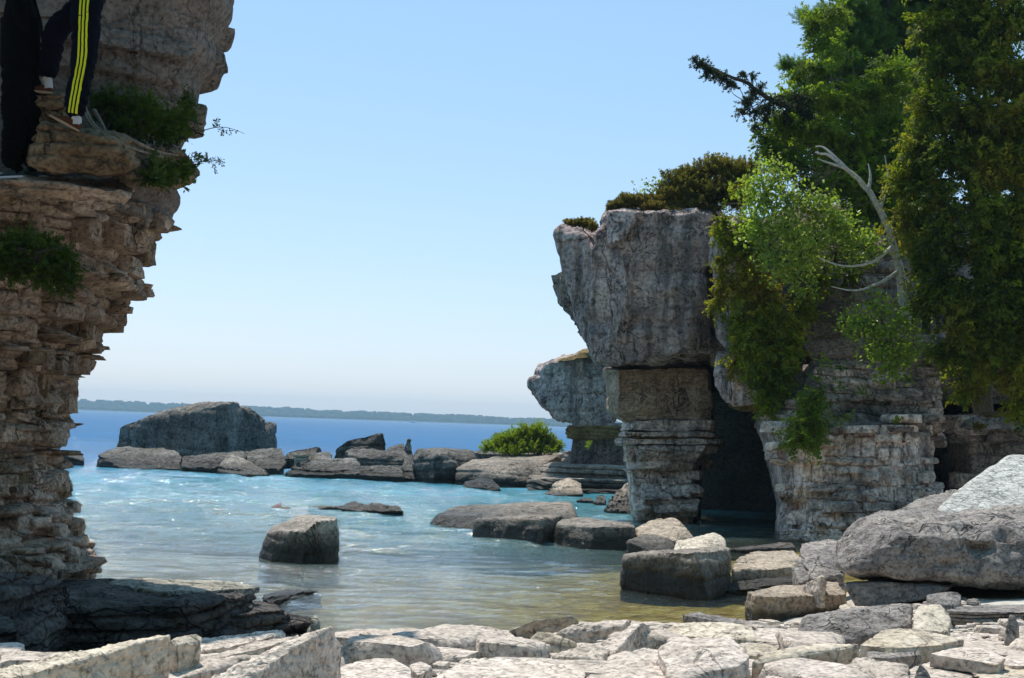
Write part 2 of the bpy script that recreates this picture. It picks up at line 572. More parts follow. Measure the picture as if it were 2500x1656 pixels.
M['ledge_pale'] = rock_mat('pale_ledge_top', (0.34, 0.31, 0.26), (0.44, 0.41, 0.35), (0.50, 0.47, 0.42), patch=1.4, dark=(0.12, 0.11, 0.10), speck=0.4, crack=0.5, crack_scale=(2, 2, 4), bump=0.8, fine=9)

M['cedar'] = leaf_mat('cedar_leaf', [(0.055, 0.090, 0.006), (0.135, 0.185, 0.012), (0.230, 0.270, 0.020), (0.300, 0.295, 0.026), (0.26, 0.195, 0.022)], 0.55)
M['cedar_olive'] = leaf_mat('olive_cedar_leaf', [(0.035, 0.065, 0.005), (0.090, 0.135, 0.010), (0.165, 0.210, 0.018), (0.260, 0.265, 0.024), (0.20, 0.155, 0.020)], 0.55)
M['cedar_deep'] = leaf_mat('deep_cedar_leaf', [(0.035, 0.072, 0.010), (0.075, 0.135, 0.018), (0.125, 0.195, 0.026)], 0.50)
M['cedar_fresh'] = leaf_mat('fresh_cedar_leaf', [(0.065, 0.115, 0.010), (0.140, 0.220, 0.018), (0.220, 0.300, 0.028), (0.28, 0.31, 0.035)], 0.55)
M['pine'] = leaf_mat('pine_needle', [(0.055, 0.110, 0.024), (0.105, 0.190, 0.038), (0.165, 0.260, 0.052)], 0.48)
M['spruce'] = leaf_mat('spruce_needle', [(0.020, 0.030, 0.014), (0.040, 0.055, 0.022), (0.060, 0.075, 0.030)], 0.30)
M['birch'] = leaf_mat('birch_leaf', [(0.110, 0.180, 0.018), (0.190, 0.290, 0.030), (0.250, 0.340, 0.050), (0.31, 0.36, 0.11)], 0.55, 0.4)
M['juniper'] = leaf_mat('juniper_needle', [(0.075, 0.080, 0.018), (0.165, 0.160, 0.028), (0.240, 0.215, 0.042), (0.210, 0.155, 0.050)], 0.42)
M['heath'] = leaf_mat('heath_leaf', [(0.090, 0.088, 0.020), (0.190, 0.165, 0.036), (0.250, 0.180, 0.060), (0.150, 0.185, 0.034)], 0.42)
M['bright'] = leaf_mat('willow_leaf', [(0.120, 0.190, 0.015), (0.220, 0.310, 0.022), (0.30, 0.35, 0.030)], 0.50)
M['fern'] = leaf_mat('fern_leaf', [(0.065, 0.115, 0.012), (0.130, 0.205, 0.020), (0.20, 0.27, 0.03)], 0.50)
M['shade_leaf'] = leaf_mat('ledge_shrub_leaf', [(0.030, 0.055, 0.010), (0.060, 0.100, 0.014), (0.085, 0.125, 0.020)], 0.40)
M['bark'] = plain_mat('grey_bark', (0.14, 0.12, 0.10), 0.9, 0.4, 30, 0.5)
M['birch_bark'] = plain_mat('white_birch_bark', (0.50, 0.48, 0.45), 0.8, 0.35, 14, 0.3)
M['dark_bark'] = plain_mat('dark_bark', (0.06, 0.05, 0.042), 0.9, 0.3, 25, 0.4)
M['root'] = plain_mat('root_wood', (0.20, 0.16, 0.12), 0.9, 0.35, 25, 0.4)
M['crackle'] = rock_mat('crackled_slab', (0.44, 0.43, 0.41), (0.52, 0.51, 0.48), (0.57, 0.56, 0.53), patch=1.0, dark=(0.16, 0.16, 0.16), speck=0.3, crack=0.55, crack_scale=(5.5, 5.5, 7.0), bump=0.5, fine=9, rand=0.02)
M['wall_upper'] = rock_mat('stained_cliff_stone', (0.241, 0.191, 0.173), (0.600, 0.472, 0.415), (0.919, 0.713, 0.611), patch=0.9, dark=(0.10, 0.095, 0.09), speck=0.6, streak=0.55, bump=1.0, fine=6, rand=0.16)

# ------------------------------------------------------------------ ground and water
def shore_y(x):
    return np.interp(x, [-60, -14, -9, -4.5, -2.2, -1.2, 0.0, 1.2, 2.2, 3.2, 4.2, 6, 8, 14, 60],
                     [10, 11, 15.5, 15.4, 14.9, 15.3, 15.7, 16.3, 16.8, 17.3, 19.5, 24, 30, 40, 60])


def ground_z(x, y):
    x, y = np.asarray(x, float), np.asarray(y, float)
    t = shore_y(x) - y
    up = 0.72 * (1 - np.exp(-np.maximum(t, 0) / 5.0))
    u = np.maximum(-t, 0)
    right = np.clip((x - 0.5) / 4.0, 0, 1) * np.clip((36 - y) / 8, 0, 1)
    dn = (0.035 * u + 0.0012 * u * u) * (1 - 0.72 * right)
    dn = np.minimum(dn, 3.2) + np.clip((y - 57) * 0.35, 0, 11) + np.clip((-x - 14) * 0.3, 0, 8)
    gully = 0.75 * np.exp(-((y - 12.7) / 1.35) ** 2) / (1 + np.exp((x + 1.9) / 0.22))      # hollow below the rock shelf
    return np.where(t > 0, up - gully, -dn)


def axis(dense0, dense1, step, far0, far1):
    a = [dense0]
    s = step
    while a[-1] > far0:
        s *= 1.28
        a.append(a[-1] - s)
    b = [dense1]
    s = step
    while b[-1] < far1:
        s *= 1.28
        b.append(b[-1] + s)
    return np.concatenate([np.array(a[1:])[::-1], np.arange(dense0, dense1, step), np.array(b)])


def grid_mesh(name, xs, ys, zf):
    X, Y = np.meshgrid(xs, ys, indexing='ij')
    P = np.stack([X.ravel(), Y.ravel(), zf(X.ravel(), Y.ravel())], 1)
    i = np.arange(len(xs) * len(ys)).reshape(len(xs), len(ys))
    F = np.stack([i[:-1, :-1], i[1:, :-1], i[1:, 1:], i[:-1, 1:]], -1).reshape(-1, 4)
    return P, F


def gz_rough(x, y):
    z = ground_z(x, y)
    P = np.stack([x, y, x * 0], 1)
    near = np.exp(-((y - 14) / 14.0) ** 2) * np.exp(-(x / 14.0) ** 2)
    return z + near * (0.05 * fbm(P * 1.6, 3, 3) + 0.035 * fbm(P * 5.0, 2, 5)) - 0.03


P, F = grid_mesh('ground', axis(-12, 14, 0.16, -7000, 7000), axis(4, 40, 0.16, -600, 9000), gz_rough)
gm, gnt, gout = mat_new('lake_bed_and_beach')
gpos = nd(gnt, 'ShaderNodeNewGeometry').outputs['Position']
gsep = nd(gnt, 'ShaderNodeSeparateXYZ')
gnt.links.new(gpos, gsep.inputs[0])
g1 = noise(gnt, gpos, 1.9, 6, 0.68)
g2 = noise(gnt, gpos, 9, 6, 0.7)
dry = ramp(gnt, g1, [(0.35, (0.50, 0.47, 0.42)), (0.65, (0.62, 0.58, 0.52))])
gold = ramp(gnt, g1, [(0.36, (0.26, 0.15, 0.02)), (0.5, (0.46, 0.30, 0.05)), (0.62, (0.60, 0.45, 0.13))])
drab = ramp(gnt, g1, [(0.36, (0.14, 0.11, 0.06)), (0.5, (0.25, 0.20, 0.11)), (0.62, (0.38, 0.31, 0.18))])
ax_ = nd(gnt, 'ShaderNodeMapRange', i_1=-2.8, i_2=0.6)
gnt.links.new(math_(gnt, 'ADD', gsep.outputs['X'], math_(gnt, 'MULTIPLY', math_(gnt, 'SUBTRACT', noise(gnt, gpos, 0.5, 4), 0.5), 5.0)), ax_.inputs[0])
bed = mix(gnt, ax_.outputs[0], drab, gold)   # golden algae cover the bed towards the cave
deepbed = ramp(gnt, g1, [(0.4, (0.32, 0.31, 0.22)), (0.6, (0.50, 0.48, 0.36))])
dm = nd(gnt, 'ShaderNodeMapRange', i_1=-0.9, i_2=-0.35, i_3=1.0, i_4=0.0)
gnt.links.new(gsep.outputs['Z'], dm.inputs[0])
wetb = mix(gnt, dm.outputs[0], bed, deepbed)
wm = nd(gnt, 'ShaderNodeMapRange', i_1=-0.03, i_2=0.06, i_3=1.0, i_4=0.0)
gnt.links.new(gsep.outputs['Z'], wm.inputs[0])
gc = mix(gnt, wm.outputs[0], dry, wetb)
gc = mix(gnt, 1.0, gc, ramp(gnt, g2, [(0.3, 0.7), (0.7, 1.2)]), 'MULTIPLY')
gb = nd(gnt, 'ShaderNodeBsdfPrincipled')
gb.inputs['Roughness'].default_value = 0.95
gnt.links.new(gc, gb.inputs['Base Color'])
gbp = nd(gnt, 'ShaderNodeBump')
gbp.inputs['Strength'].default_value = 0.7
gbp.inputs['Distance'].default_value = 0.05
gnt.links.new(g2, gbp.inputs['Height'])
gnt.links.new(gbp.outputs[0], gb.inputs['Normal'])
gnt.links.new(gb.outputs[0], gout.inputs[0])
tag(link('ground', make_mesh('ground', P, F), gm), kind='structure')


def waves(x, y):
    z = np.zeros_like(x)
    P = np.stack([x, y, x * 0], 1)
    for k, (L, ang, a) in enumerate(((2.6, 0.15, 0.022), (1.4, -0.35, 0.024), (0.9, 0.4, 0.029), (0.55, -0.1, 0.018))):
        ph = (x * math.sin(ang) + y * math.cos(ang)) * 2 * math.pi / L + 3.2 * vnoise(P * (0.9 / L) + k * 9.1, 40 + k)
        m = 0.55 + 0.6 * vnoise(P * (0.35 / L) + k * 5.0, 60 + k)
        z += a * np.clip(m, 0.05, 1.2) * (np.sin(ph) + 0.25 * np.sin(2 * ph + 1.3))
    fade = np.clip((17 - np.abs(x)) / 4, 0, 1) * np.clip((72 - y) / 8, 0, 1) * np.clip((y - 13) / 2, 0, 1)
    dep = 1.4 * np.clip(-ground_z(x, y) * 1.4 + 0.18, 0.16, 1)
    return z * fade * dep


P, F = grid_mesh('water', axis(-17, 17, 0.11, -7000, 7000), axis(13.5, 72, 0.10, 4, 9000), waves)
wme = make_mesh('water', P, F)
dat = wme.attributes.new('depth', 'FLOAT', 'POINT')
dat.data.foreach_set('value', np.clip(-ground_z(P[:, 0], P[:, 1]), 0, 20).astype(np.float32))
wm_, wnt, wout = mat_new('lake_water')
wpos = nd(wnt, 'ShaderNodeNewGeometry').outputs['Position']
dep = nd(wnt, 'ShaderNodeAttribute', attribute_name='depth').outputs['Fac']
w1 = noise(wnt, mapped(wnt, wpos, (0.55, 1.5, 1)), 2.2, 4, 0.6, 0.6)
w2 = noise(wnt, mapped(wnt, wpos, (0.7, 1.5, 1)), 9.0, 3, 0.6, 0.4)
w3 = noise(wnt, mapped(wnt, wpos, (0.35, 1.0, 1)), 0.35, 4, 0.6)
wb1 = nd(wnt, 'ShaderNodeBump')
wb1.inputs['Strength'].default_value = 1.0
wb1.inputs['Distance'].default_value = 0.045
wnt.links.new(w1, wb1.inputs['Height'])
wb2 = nd(wnt, 'ShaderNodeBump')
wb2.inputs['Strength'].default_value = 1.0
wb2.inputs['Distance'].default_value = 0.04
wnt.links.new(w2, wb2.inputs['Height'])
wnt.links.new(wb1.outputs[0], wb2.inputs['Normal'])
w4 = noise(wnt, mapped(wnt, wpos, (0.4, 1.0, 1)), 0.55, 3, 0.6, 0.5)
wb3 = nd(wnt, 'ShaderNodeBump')
wb3.inputs['Strength'].default_value = 1.0
wb3.inputs['Distance'].default_value = 0.09
wnt.links.new(w4, wb3.inputs['Height'])
wnt.links.new(wb3.outputs[0], wb1.inputs['Normal'])
wnorm = wb2.outputs[0]
body = ramp(wnt, math_(wnt, 'DIVIDE', dep, 10.0), [(0.0, (0.20, 0.27, 0.24)), (0.08, (0.11, 0.29, 0.31)), (0.24, (0.05, 0.27, 0.36)), (0.5, (0.02, 0.14, 0.31)), (1.0, (0.015, 0.13, 0.31))])
body = mix(wnt, 1.0, body, ramp(wnt, w3, [(0.3, 0.75), (0.7, 1.2)]), 'MULTIPLY')
bdif = nd(wnt, 'ShaderNodeBsdfDiffuse')
wnt.links.new(body, bdif.inputs[0])
btr = nd(wnt, 'ShaderNodeBsdfTransparent', i_0=(0.90, 0.97, 0.95, 1))
opq = math_(wnt, 'SUBTRACT', 1.0, math_(wnt, 'POWER', 2.718, math_(wnt, 'MULTIPLY', dep, -0.85)), True)
m1 = nd(wnt, 'ShaderNodeMixShader')
wnt.links.new(opq, m1.inputs[0])
wnt.links.new(btr.outputs[0], m1.inputs[1])
wnt.links.new(bdif.outputs[0], m1.inputs[2])
gl = nd(wnt, 'ShaderNodeBsdfGlossy')
wsep = nd(wnt, 'ShaderNodeSeparateXYZ')
wnt.links.new(wpos, wsep.inputs[0])
wro = nd(wnt, 'ShaderNodeMapRange', i_1=60.0, i_2=150.0, i_3=0.06, i_4=0.09)
wfar = nd(wnt, 'ShaderNodeMapRange', i_1=58.0, i_2=120.0, i_3=1.0, i_4=0.5)      # open lake: steep wave fronts turned to the viewer mirror less
wnt.links.new(wsep.outputs['Y'], wfar.inputs[0])
wnt.links.new(wsep.outputs['Y'], wro.inputs[0])
wnt.links.new(wro.outputs[0], gl.inputs['Roughness'])
wnt.links.new(wnorm, gl.inputs['Normal'])
fr = nd(wnt, 'ShaderNodeFresnel', i_0=1.56)
wnt.links.new(wnorm, fr.inputs['Normal'])
m2 = nd(wnt, 'ShaderNodeMixShader')
wnt.links.new(math_(wnt, 'MULTIPLY', fr.outputs[0], wfar.outputs[0]), m2.inputs[0])
wnt.links.new(m1.outputs[0], m2.inputs[1])
wnt.links.new(gl.outputs[0], m2.inputs[2])
wnt.links.new(m2.outputs[0], wout.inputs[0])
tag(link('water', wme, wm_), kind='structure')

# ------------------------------------------------------------------ far shore, its forest and a boat
FARD = 2600.0
fx = np.linspace(-1500, 1100, 240)
ridge = np.interp(fx, [-1500, -775, -200, 80, 300, 1100], [26, 17, 13, 11, 9, 6]) + 2.0 * fbm(np.stack([fx / 90, fx * 0, fx * 0], 1), 4, 2)
rows = []
for yy, hh in ((-60, -2.0), (-10, 0.03), (60, 0.25), (200, 0.7), (420, 1.0), (900, 0.9)):
    rows.append(np.stack([fx, np.full_like(fx, FARD + yy) + 25 * vnoise(np.stack([fx / 160, fx * 0, fx * 0], 1), 6), ridge * hh if hh > 0 else fx * 0 + hh], 1))
P = np.stack(rows, 1).reshape(-1, 3)
i = np.arange(240 * 6).reshape(240, 6)
F = np.stack([i[:-1, :-1], i[1:, :-1], i[1:, 1:], i[:-1, 1:]], -1).reshape(-1, 4)
m_far = plain_mat('far_forest_green', (0.030, 0.050, 0.024), 0.95, 0.4, 0.05, 0.0)
tag(link('far_hills', make_mesh('far_hills', P, F), m_far), kind='structure')
L = []
cv, cf = cube_grid(1)
for k in range(5200):
    x = RNG.uniform(-1450, 1050)
    s = RNG.uniform(0, 1) ** 1.8 if k > 1500 else 0.0
    hgt = np.interp(x, fx, ridge)
    y = FARD + s * 400 + 10
    z = hgt * np.interp(s * 400, [0, 60, 200, 420], [0.05, 0.25, 0.7, 1.0])
    r = RNG.uniform(4, 9)
    t = RNG.uniform(5, 7.5) * (1.5 if RNG.random() < 0.006 else 1)
    v = cv.copy()
    top = v[:, 2] > 0
    v[top, :2] *= RNG.uniform(0.25, 0.7)
    v = v * np.array([r, r, t / 2]) + np.array([x, y, z + t / 2 - 1])
    L.append((v, cf))
P, F = join_arrays(L)
tag(link('far_forest', make_mesh('far_forest', P, F), m_far), 'hazy blue green forest along the far lake shore', 'forest', kind='stuff')

bl = V(1009, 1021.5, 1500.0)
boat = empty('motor_boat', (bl[0], 1500, 0))
tag(boat, 'tiny white motor boat far out in front of the distant shore', 'boat')
m_white = plain_mat('boat_white', (0.8, 0.8, 0.8), 0.4, 0.03)
hullp = np.array([(-3.5, -1.0, 1.0), (-3.5, 1.0, 1.0), (2.0, -1.0, 1.1), (2.0, 1.0, 1.1), (3.8, 0, 1.3), (-3.3, -0.6, -0.2), (-3.3, 0.6, -0.2), (2.2, 0, -0.2)])
X, F = rock_arrays(hullp, N=6, k=40, amp=0)
o = link('hull', make_mesh('hull', X, F, True, 30), m_white, boat)
o.matrix_parent_inverse = Matrix()
X, F = rock_arrays(np.array([(x, y, z) for x in (-1.4, 1.2) for y in (-0.8, 0.8) for z in (1.0, 2.3)]) * np.array([1, 1, 1]), N=5, k=30, amp=0)
o = link('cabin', make_mesh('cabin', X, F, True, 30), m_white, boat)
o.matrix_parent_inverse = Matrix()

# ------------------------------------------------------------------ stones for layered rock
STONES = []
for k in range(16):
    r = np.random.default_rng(100 + k)
    c = np.array([(sx, sy, sz) for sx in (-1, 1) for sy in (-1, 1) for sz in (-1, 1)], float) * 0.5
    c += r.uniform(-0.11, 0.11, c.shape)
    ex = r.uniform(-0.42, 0.42, (3, 3))
    ex[:, 1] = -0.5 - r.uniform(0, 0.12, 3)
    X, F = rock_arrays(np.concatenate([c, ex]), N=5, k=60, amp=0.08, freq=1.6, seed=k, chips=7, chip_d=0.22)
    STONES.append((X, F))
STONE_MESH = {}


def stone_mesh(k, mat):
    key = (k, mat.name)
    if key not in STONE_MESH:
        me = make_mesh('stone', STONES[k][0], STONES[k][1], True, 42)
        me.materials.append(mat)
        STONE_MESH[key] = me
    return STONE_MESH[key]


def place_stones(parent, items, limit=300):
    """items: (centre, size, yaw, roll, variant, material, visible weight); the largest become parts, the rest one joined part."""
    items = sorted(items, key=lambda q: -q[6])
    for c, s, yaw, roll, k, mat, w in items[:limit]:
        o = bpy.data.objects.new('stone', stone_mesh(k, mat))
        col.objects.link(o)
        Mx = Matrix.Translation(Vector(c)) @ Matrix.Rotation(yaw, 4, 'Z') @ Matrix.Rotation(roll, 4, 'Y') @ Matrix.Diagonal((*s, 1))
        o.parent = parent
        o.matrix_parent_inverse = Matrix()
        o.matrix_basis = parent.matrix_world.inverted() @ Mx
    rest = items[limit:]
    bym = {}
    for it in rest:
        bym.setdefault(it[5].name, []).append(it)
    for mn, its in bym.items():
        L = []
        for c, s, yaw, roll, k, mat, w in its:
            X = STONES[k][0] * np.array(s)
            R = np.array(Matrix.Rotation(yaw, 3, 'Z') @ Matrix.Rotation(roll, 3, 'Y'))
            L.append((X @ R.T + np.array(c), STONES[k][1]))
        P, F = join_arrays(L)
        o = link('small_stones', make_mesh('small_stones', P - np.array(parent.location), F, True, 42), its[0][5], parent)
        o.matrix_parent_inverse = Matrix()
        o['kind'] = 'stuff'


# ------------------------------------------------------------------ the near sea stack on the left
SIL = [(700, -420), (640, -200), (590, -60), (563, 0), (560, 48), (547, 70), (530, 106), (518, 130), (518, 158), (505, 185), (490, 200), (480, 222), (468, 300), (440, 360), (440, 372),
       (470, 400), (488, 428), (428, 463), (440, 486), (417, 528), (407, 573), (375, 581), (380, 634), (354, 665), (352, 723), (317, 739), (290, 803), (248, 813), (238, 877),
       (195, 919), (172, 966), (188, 987), (158, 1000), (158, 1034), (188, 1048), (155, 1056), (148, 1109), (160, 1150), (167, 1204), (190, 1267), (200, 1299), (227, 1304), (227, 1384), (260, 1440)]
STK_Y = 16.2
silp = np.array([V(a, b, STK_Y) for a, b in SIL])[::-1]
SZ, SX = silp[:, 2], silp[:, 0]
SZ = np.maximum.accumulate(SZ + np.arange(len(SZ)) * 1e-5)
LEDGE_Z = 4.24
TH_ = np.radians(np.linspace(-80, 60, 60))


def stack_section(z, inset=0.0):
    xl = -9.6
    if z <= LEDGE_Z:
        front = np.interp(z, [0, 0.9, 2.0, 4.24], [13.15, 13.35, 13.3, 12.75])
    else:
        front = np.interp(z, [4.24, 5.0, 9.5], [13.9, 14.35, 14.0])
    back = 17.3
    want = np.interp(z, SZ, SX) / STK_Y + (0.005 if z > LEDGE_Z else -0.001)          # the traced outline as a sight line past the turning flank
    e = 2 / 2.7
    cc, ss = np.sign(np.cos(TH_)) * np.abs(np.cos(TH_)) ** e, np.sign(np.sin(TH_)) * np.abs(np.sin(TH_)) ** e
    yy = (front + back) / 2 - (back - front) / 2 * ss
    # x = (xl + xr)/2 + (xr - xl)/2 * cc must satisfy x / y <= want for every angle
    xr = float(np.min((want * yy * 2 - xl * (1 - cc)) / (1 + cc)))
    return (xl + xr) / 2, (front + back) / 2, (xr - xl) / 2 - inset, (back - front) / 2 - inset


def stack_point(z, th, inset=0.0):
    cx, cy_, rx, ry = stack_section(z, inset)
    e = 2 / 2.7
    c, s = math.cos(th), math.sin(th)
    return np.array([cx + rx * math.copysign(abs(c) ** e, c), cy_ - ry * math.copysign(abs(s) ** e, s), z])


stack = empty('sea_stack', (-6.2, 15.2, 0.3))
tag(stack, 'tall tan sea stack of stacked limestone layers with two people on its ledge', 'sea stack')


def loft_core(z0, z1, n, K, name, mat, bed, block, depth, seed):
    """The body of the stack: a closed loft whose visible flank carries bedding and joints."""
    zs = np.linspace(z0, z1, n)
    t = np.linspace(0, 1, K, endpoint=False)
    ths = np.where(t < 0.8, -1.0 + t / 0.8 * 3.6, 2.6 + (t - 0.8) / 0.2 * (2 * math.pi - 3.6))
    X = np.zeros((n, K, 3))
    for q, z in enumerate(zs):
        cx, cy_, rx, ry = stack_section(z)
        c, s_ = np.cos(ths), np.sin(ths)
        e = 2 / 2.7
        X[q, :, 0] = cx + rx * np.sign(c) * np.abs(c) ** e
        X[q, :, 1] = cy_ - ry * np.sign(s_) * np.abs(s_) ** e
        X[q, :, 2] = z
    N_ = X - np.array([-6.6, 15.3, 0])
    N_[..., 2] = 0
    N_ /= np.linalg.norm(N_, axis=2, keepdims=True)
    rel = bed_relief(X.reshape(-1, 3), bed, block, seed, depth).reshape(n, K, 1)
    X = (X + N_ * (rel - 0.05)).reshape(-1, 3)
    i = np.arange(n * K).reshape(n, K)
    F = np.stack([i[:-1], np.roll(i, -1, 1)[:-1], np.roll(i, -1, 1)[1:], i[1:]], -1).reshape(-1, 4)
    cap = []
    for r_ in (0, n - 1):
        ring = i[r_]
        for j in range(0, K // 2 - 1):
            q = [ring[j], ring[j + 1], ring[K - 2 - j], ring[K - 1 - j]]
            cap.append(q if r_ else q[::-1])
    F = np.concatenate([F, np.array(cap)])
    o = link(name, make_mesh(name, X - np.array(stack.location), F, True, 40), mat, stack)
    o.matrix_parent_inverse = Matrix()


loft_core(0.2, LEDGE_Z, 300, 420, 'lower_body', M['stack'], 0.10, 0.26, 0.065, 21)
loft_core(LEDGE_Z - 0.1, 9.0, 240, 300, 'upper_body', M['stack_top'], 0.24, 0.7, 0.018, 22)

items = []
rs = np.random.default_rng(5)
z = 0.32
while z < 8.95:
    upper = z > LEDGE_Z + 0.02
    if upper:
        h = rs.uniform(0.14, 0.30)
    elif z < 1.7:
        h = rs.uniform(0.07, 0.15)
    else:
        h = rs.choice([rs.uniform(0.04, 0.08), rs.uniform(0.07, 0.13), rs.uniform(0.12, 0.22)])
    if not upper and z + h > LEDGE_Z:
        h = max(LEDGE_Z - z, 0.05)
    zc = z + h / 2
    rowoff = rs.normal(0, 0.035 if not upper else 0.02)
    th = -0.75
    while th < math.pi * 0.78:
        p = stack_point(zc, th)
        w = rs.uniform(0.10, 0.42) if not upper else rs.uniform(0.5, 1.3)
        if not upper and rs.random() < 0.2: w *= 1.7
        q = stack_point(zc, th + 0.01)
        ds = np.linalg.norm(q - p)
        dth = 0.01 * w / max(ds, 1e-4)
        dth = min(dth, 0.5)
        pm = stack_point(zc, th + dth / 2)
        tg = stack_point(zc, th + dth / 2 + 0.01) - stack_point(zc, th + dth / 2 - 0.01)
        wid = np.linalg.norm(stack_point(zc, th + dth) - stack_point(zc, th))
        yaw = math.atan2(tg[1], tg[0])
        nrm = np.array([tg[1], -tg[0], 0])
        nrm /= np.linalg.norm(nrm) + 1e-9
        if nrm @ (pm - np.array([-6.2, 15.2, zc])) < 0: nrm = -nrm
        pr = rs.normal(0.01, 0.05 if not upper else 0.010) + rowoff
        zj = 0 if upper else rs.normal(0, 0.015)
        hj = 1.06 if upper else rs.uniform(0.85, 1.45)
        if not upper and rs.random() < 0.07: pr -= 0.13
        dpt = 0.55
        # the variant's broken face is its local -y side
        yw = math.atan2(nrm[1], nrm[0]) + math.pi / 2 + rs.normal(0, 0.14 if not upper else 0.015)
        c = pm + nrm * (pr - dpt / 2) + np.array([0, 0, zj])
        vis = wid * h if (pm[0] > -5.1 and th > -0.5 and z < 6.4) else 0.0
        mat = M['stack_top'] if upper else M['stack']
        if not upper and rs.random() < 0.10: mat = M['stack_brown']
        if rs.random() < (0.2 if z < 1.7 else 0.42 if not upper else 0.9):
            th += dth
            continue
        items.append((c, (wid * rs.uniform(1.02, 1.22), dpt, h * hj * 1.05), yw, rs.normal(0, 0.05 if not upper else 0.008), int(rs.integers(16)), mat, vis))
        th += dth
    z += h * 0.97
place_stones(stack, items, 300)

# brown slabs lying on the ledge and the pointed nose of the ledge
def sub(name, P, mat, **kw):
    return rock(name, P, mat, parent=kw.pop('parent', stack), **kw)

sub('ledge_slab', [(70, 330, 12.9), (110, 298, 12.9), (200, 318, 12.7), (300, 350, 12.8), (335, 400, 12.9), (80, 415, 12.85), (250, 425, 12.8), (100, 285, 14.2), (330, 330, 14.2), (330, 420, 14.2)], M['stack_brown'], N=20, amp=0.09, strata=0.03, thick=0.12, seed=3)
sub('ledge_slab', [(250, 360, 13.2), (330, 350, 13.6), (430, 368, 14.4), (470, 398, 14.8), (492, 430, 15.0), (428, 462, 14.8), (300, 455, 13.2), (240, 430, 13.0), (400, 370, 15.8), (460, 440, 15.8)], M['stack_brown'], N=22, amp=0.09, strata=0.035, thick=0.09, seed=4)
sub('ledge_slab', [(-60, 440, 12.75), (95, 436, 12.75), (200, 452, 12.75), (330, 478, 13.0), (-60, 478, 12.75), (300, 500, 13.0), (-60, 420, 14.5), (330, 440, 14.5)], M['stack'], N=20, amp=0.08, strata=0.03, thick=0.07, seed=5)

# ------------------------------------------------------------------ dark rock shelf at the foot of the left stack
shelf = empty('rock_shelf', (-4.2, 14.8, 0))
tag(shelf, 'dark rock shelf stepping into the lake at the foot of the tan sea stack', 'rock shelf')
sub('shelf_block', [(-260, 1470, 0.46), (150, 1462, 0.46), (430, 1470, 0.45), (610, 1456, 0.42), (645, 1440, 0.40), (600, 1428, 0.40), (300, 1412, 0.46), (100, 1400, 0.5), (-260, 1400, 0.5)], M['ledge'], parent=shelf, base=-0.3, N=34, amp=0.05, strata=0.05, thick=0.13, seed=11)
sub('shelf_layer', [(250, 1420, 0.475), (420, 1447, 0.475), (600, 1437, 0.455), (640, 1432, 0.44), (560, 1420, 0.455), (330, 1409, 0.475)], M['ledge_pale'], parent=shelf, base=0.38, N=18, amp=0.05, seed=12)  # paler layer paints the sunlit strip on the shelf top
sub('shelf_block', [(300, 1490, 0.30), (600, 1497, 0.27), (690, 1481, 0.24), (725, 1484, 0.24), (690, 1470, 0.24), (400, 1468, 0.3)], M['ledge'], parent=shelf, base=-0.3, N=26, amp=0.05, strata=0.04, thick=0.11, seed=13)
sub('shelf_block', [(200, 1512, 0.17), (560, 1520, 0.15), (752, 1500, 0.13), (758, 1515, 0.12), (740, 1494, 0.14), (420, 1488, 0.18)], M['ledge'], parent=shelf, base=-0.3, N=26, amp=0.05, strata=0.04, thick=0.1, seed=14)
sub('shelf_block', [(760, 1540, 0.03), (758, 1506, 0.16), (775, 1506, 0.16), (785, 1540, 0.03), (772, 1500, 0.15)], M['ledge_pale'], parent=shelf, base=-0.2, N=8, amp=0.05, seed=15)
sub('shelf_block', [(-200, 1530, 0.52), (60, 1540, 0.5), (70, 1560, 0.45), (20, 1500, 0.55), (-200, 1480, 0.55)], M['ledge'], parent=shelf, base=0.0, N=18, amp=0.06, strata=0.05, thick=0.12, seed=16)
sub('shelf_block', [(-200, 1440, 0.8), (110, 1445, 0.62), (180, 1420, 0.62), (60, 1395, 0.8), (-200, 1390, 0.9)], M['ledge'], parent=shelf, base=0.0, N=18, amp=0.06, strata=0.05, thick=0.14, seed=17)
sub('shelf_block', [(640, 1462, 0.10), (640, 1446, 0.10), (790, 1441, 0.02), (700, 1438, 0.06), (660, 1470, 0.05)], M['wet_rock'], parent=shelf, base=-0.2, N=14, amp=0.08, strata=0.03, thick=0.06, seed=18)

# ------------------------------------------------------------------ unseen wooded slope added behind the viewpoint to block sky light from the rocks
az = np.radians(np.linspace(98, 262, 90))
rr_ = np.array([9, 12, 16, 22, 30, 42, 60, 90.0])
hh_ = np.array([0.4, 1.5, 6, 15, 23, 32, 38, 40.0])
A, R_ = np.meshgrid(az, rr_, indexing='ij')
X = np.stack([np.sin(A) * R_, np.cos(A) * R_, np.broadcast_to(hh_, A.shape) * 1.0], -1)
edge = np.clip(np.minimum(np.degrees(A) - 98, 262 - np.degrees(A)) / 18, 0.02, 1)
X[..., 2] = X[..., 2] * edge + 1.2 * fbm(X.reshape(-1, 3) * 0.12, 3, 31).reshape(A.shape) * np.clip((R_ - 9) / 6, 0, 1)
i = np.arange(A.size).reshape(A.shape)
F = np.stack([i[:-1, :-1], i[:-1, 1:], i[1:, 1:], i[1:, :-1]], -1).reshape(-1, 4)
m_slope = plain_mat('blocking_slope_green', (0.045, 0.055, 0.022), 0.95, 0.5, 0.6, 0.6)
tag(link('sky_blocking_slope', make_mesh('sky_blocking_slope', X.reshape(-1, 3), F), m_slope), kind='structure')
L = []
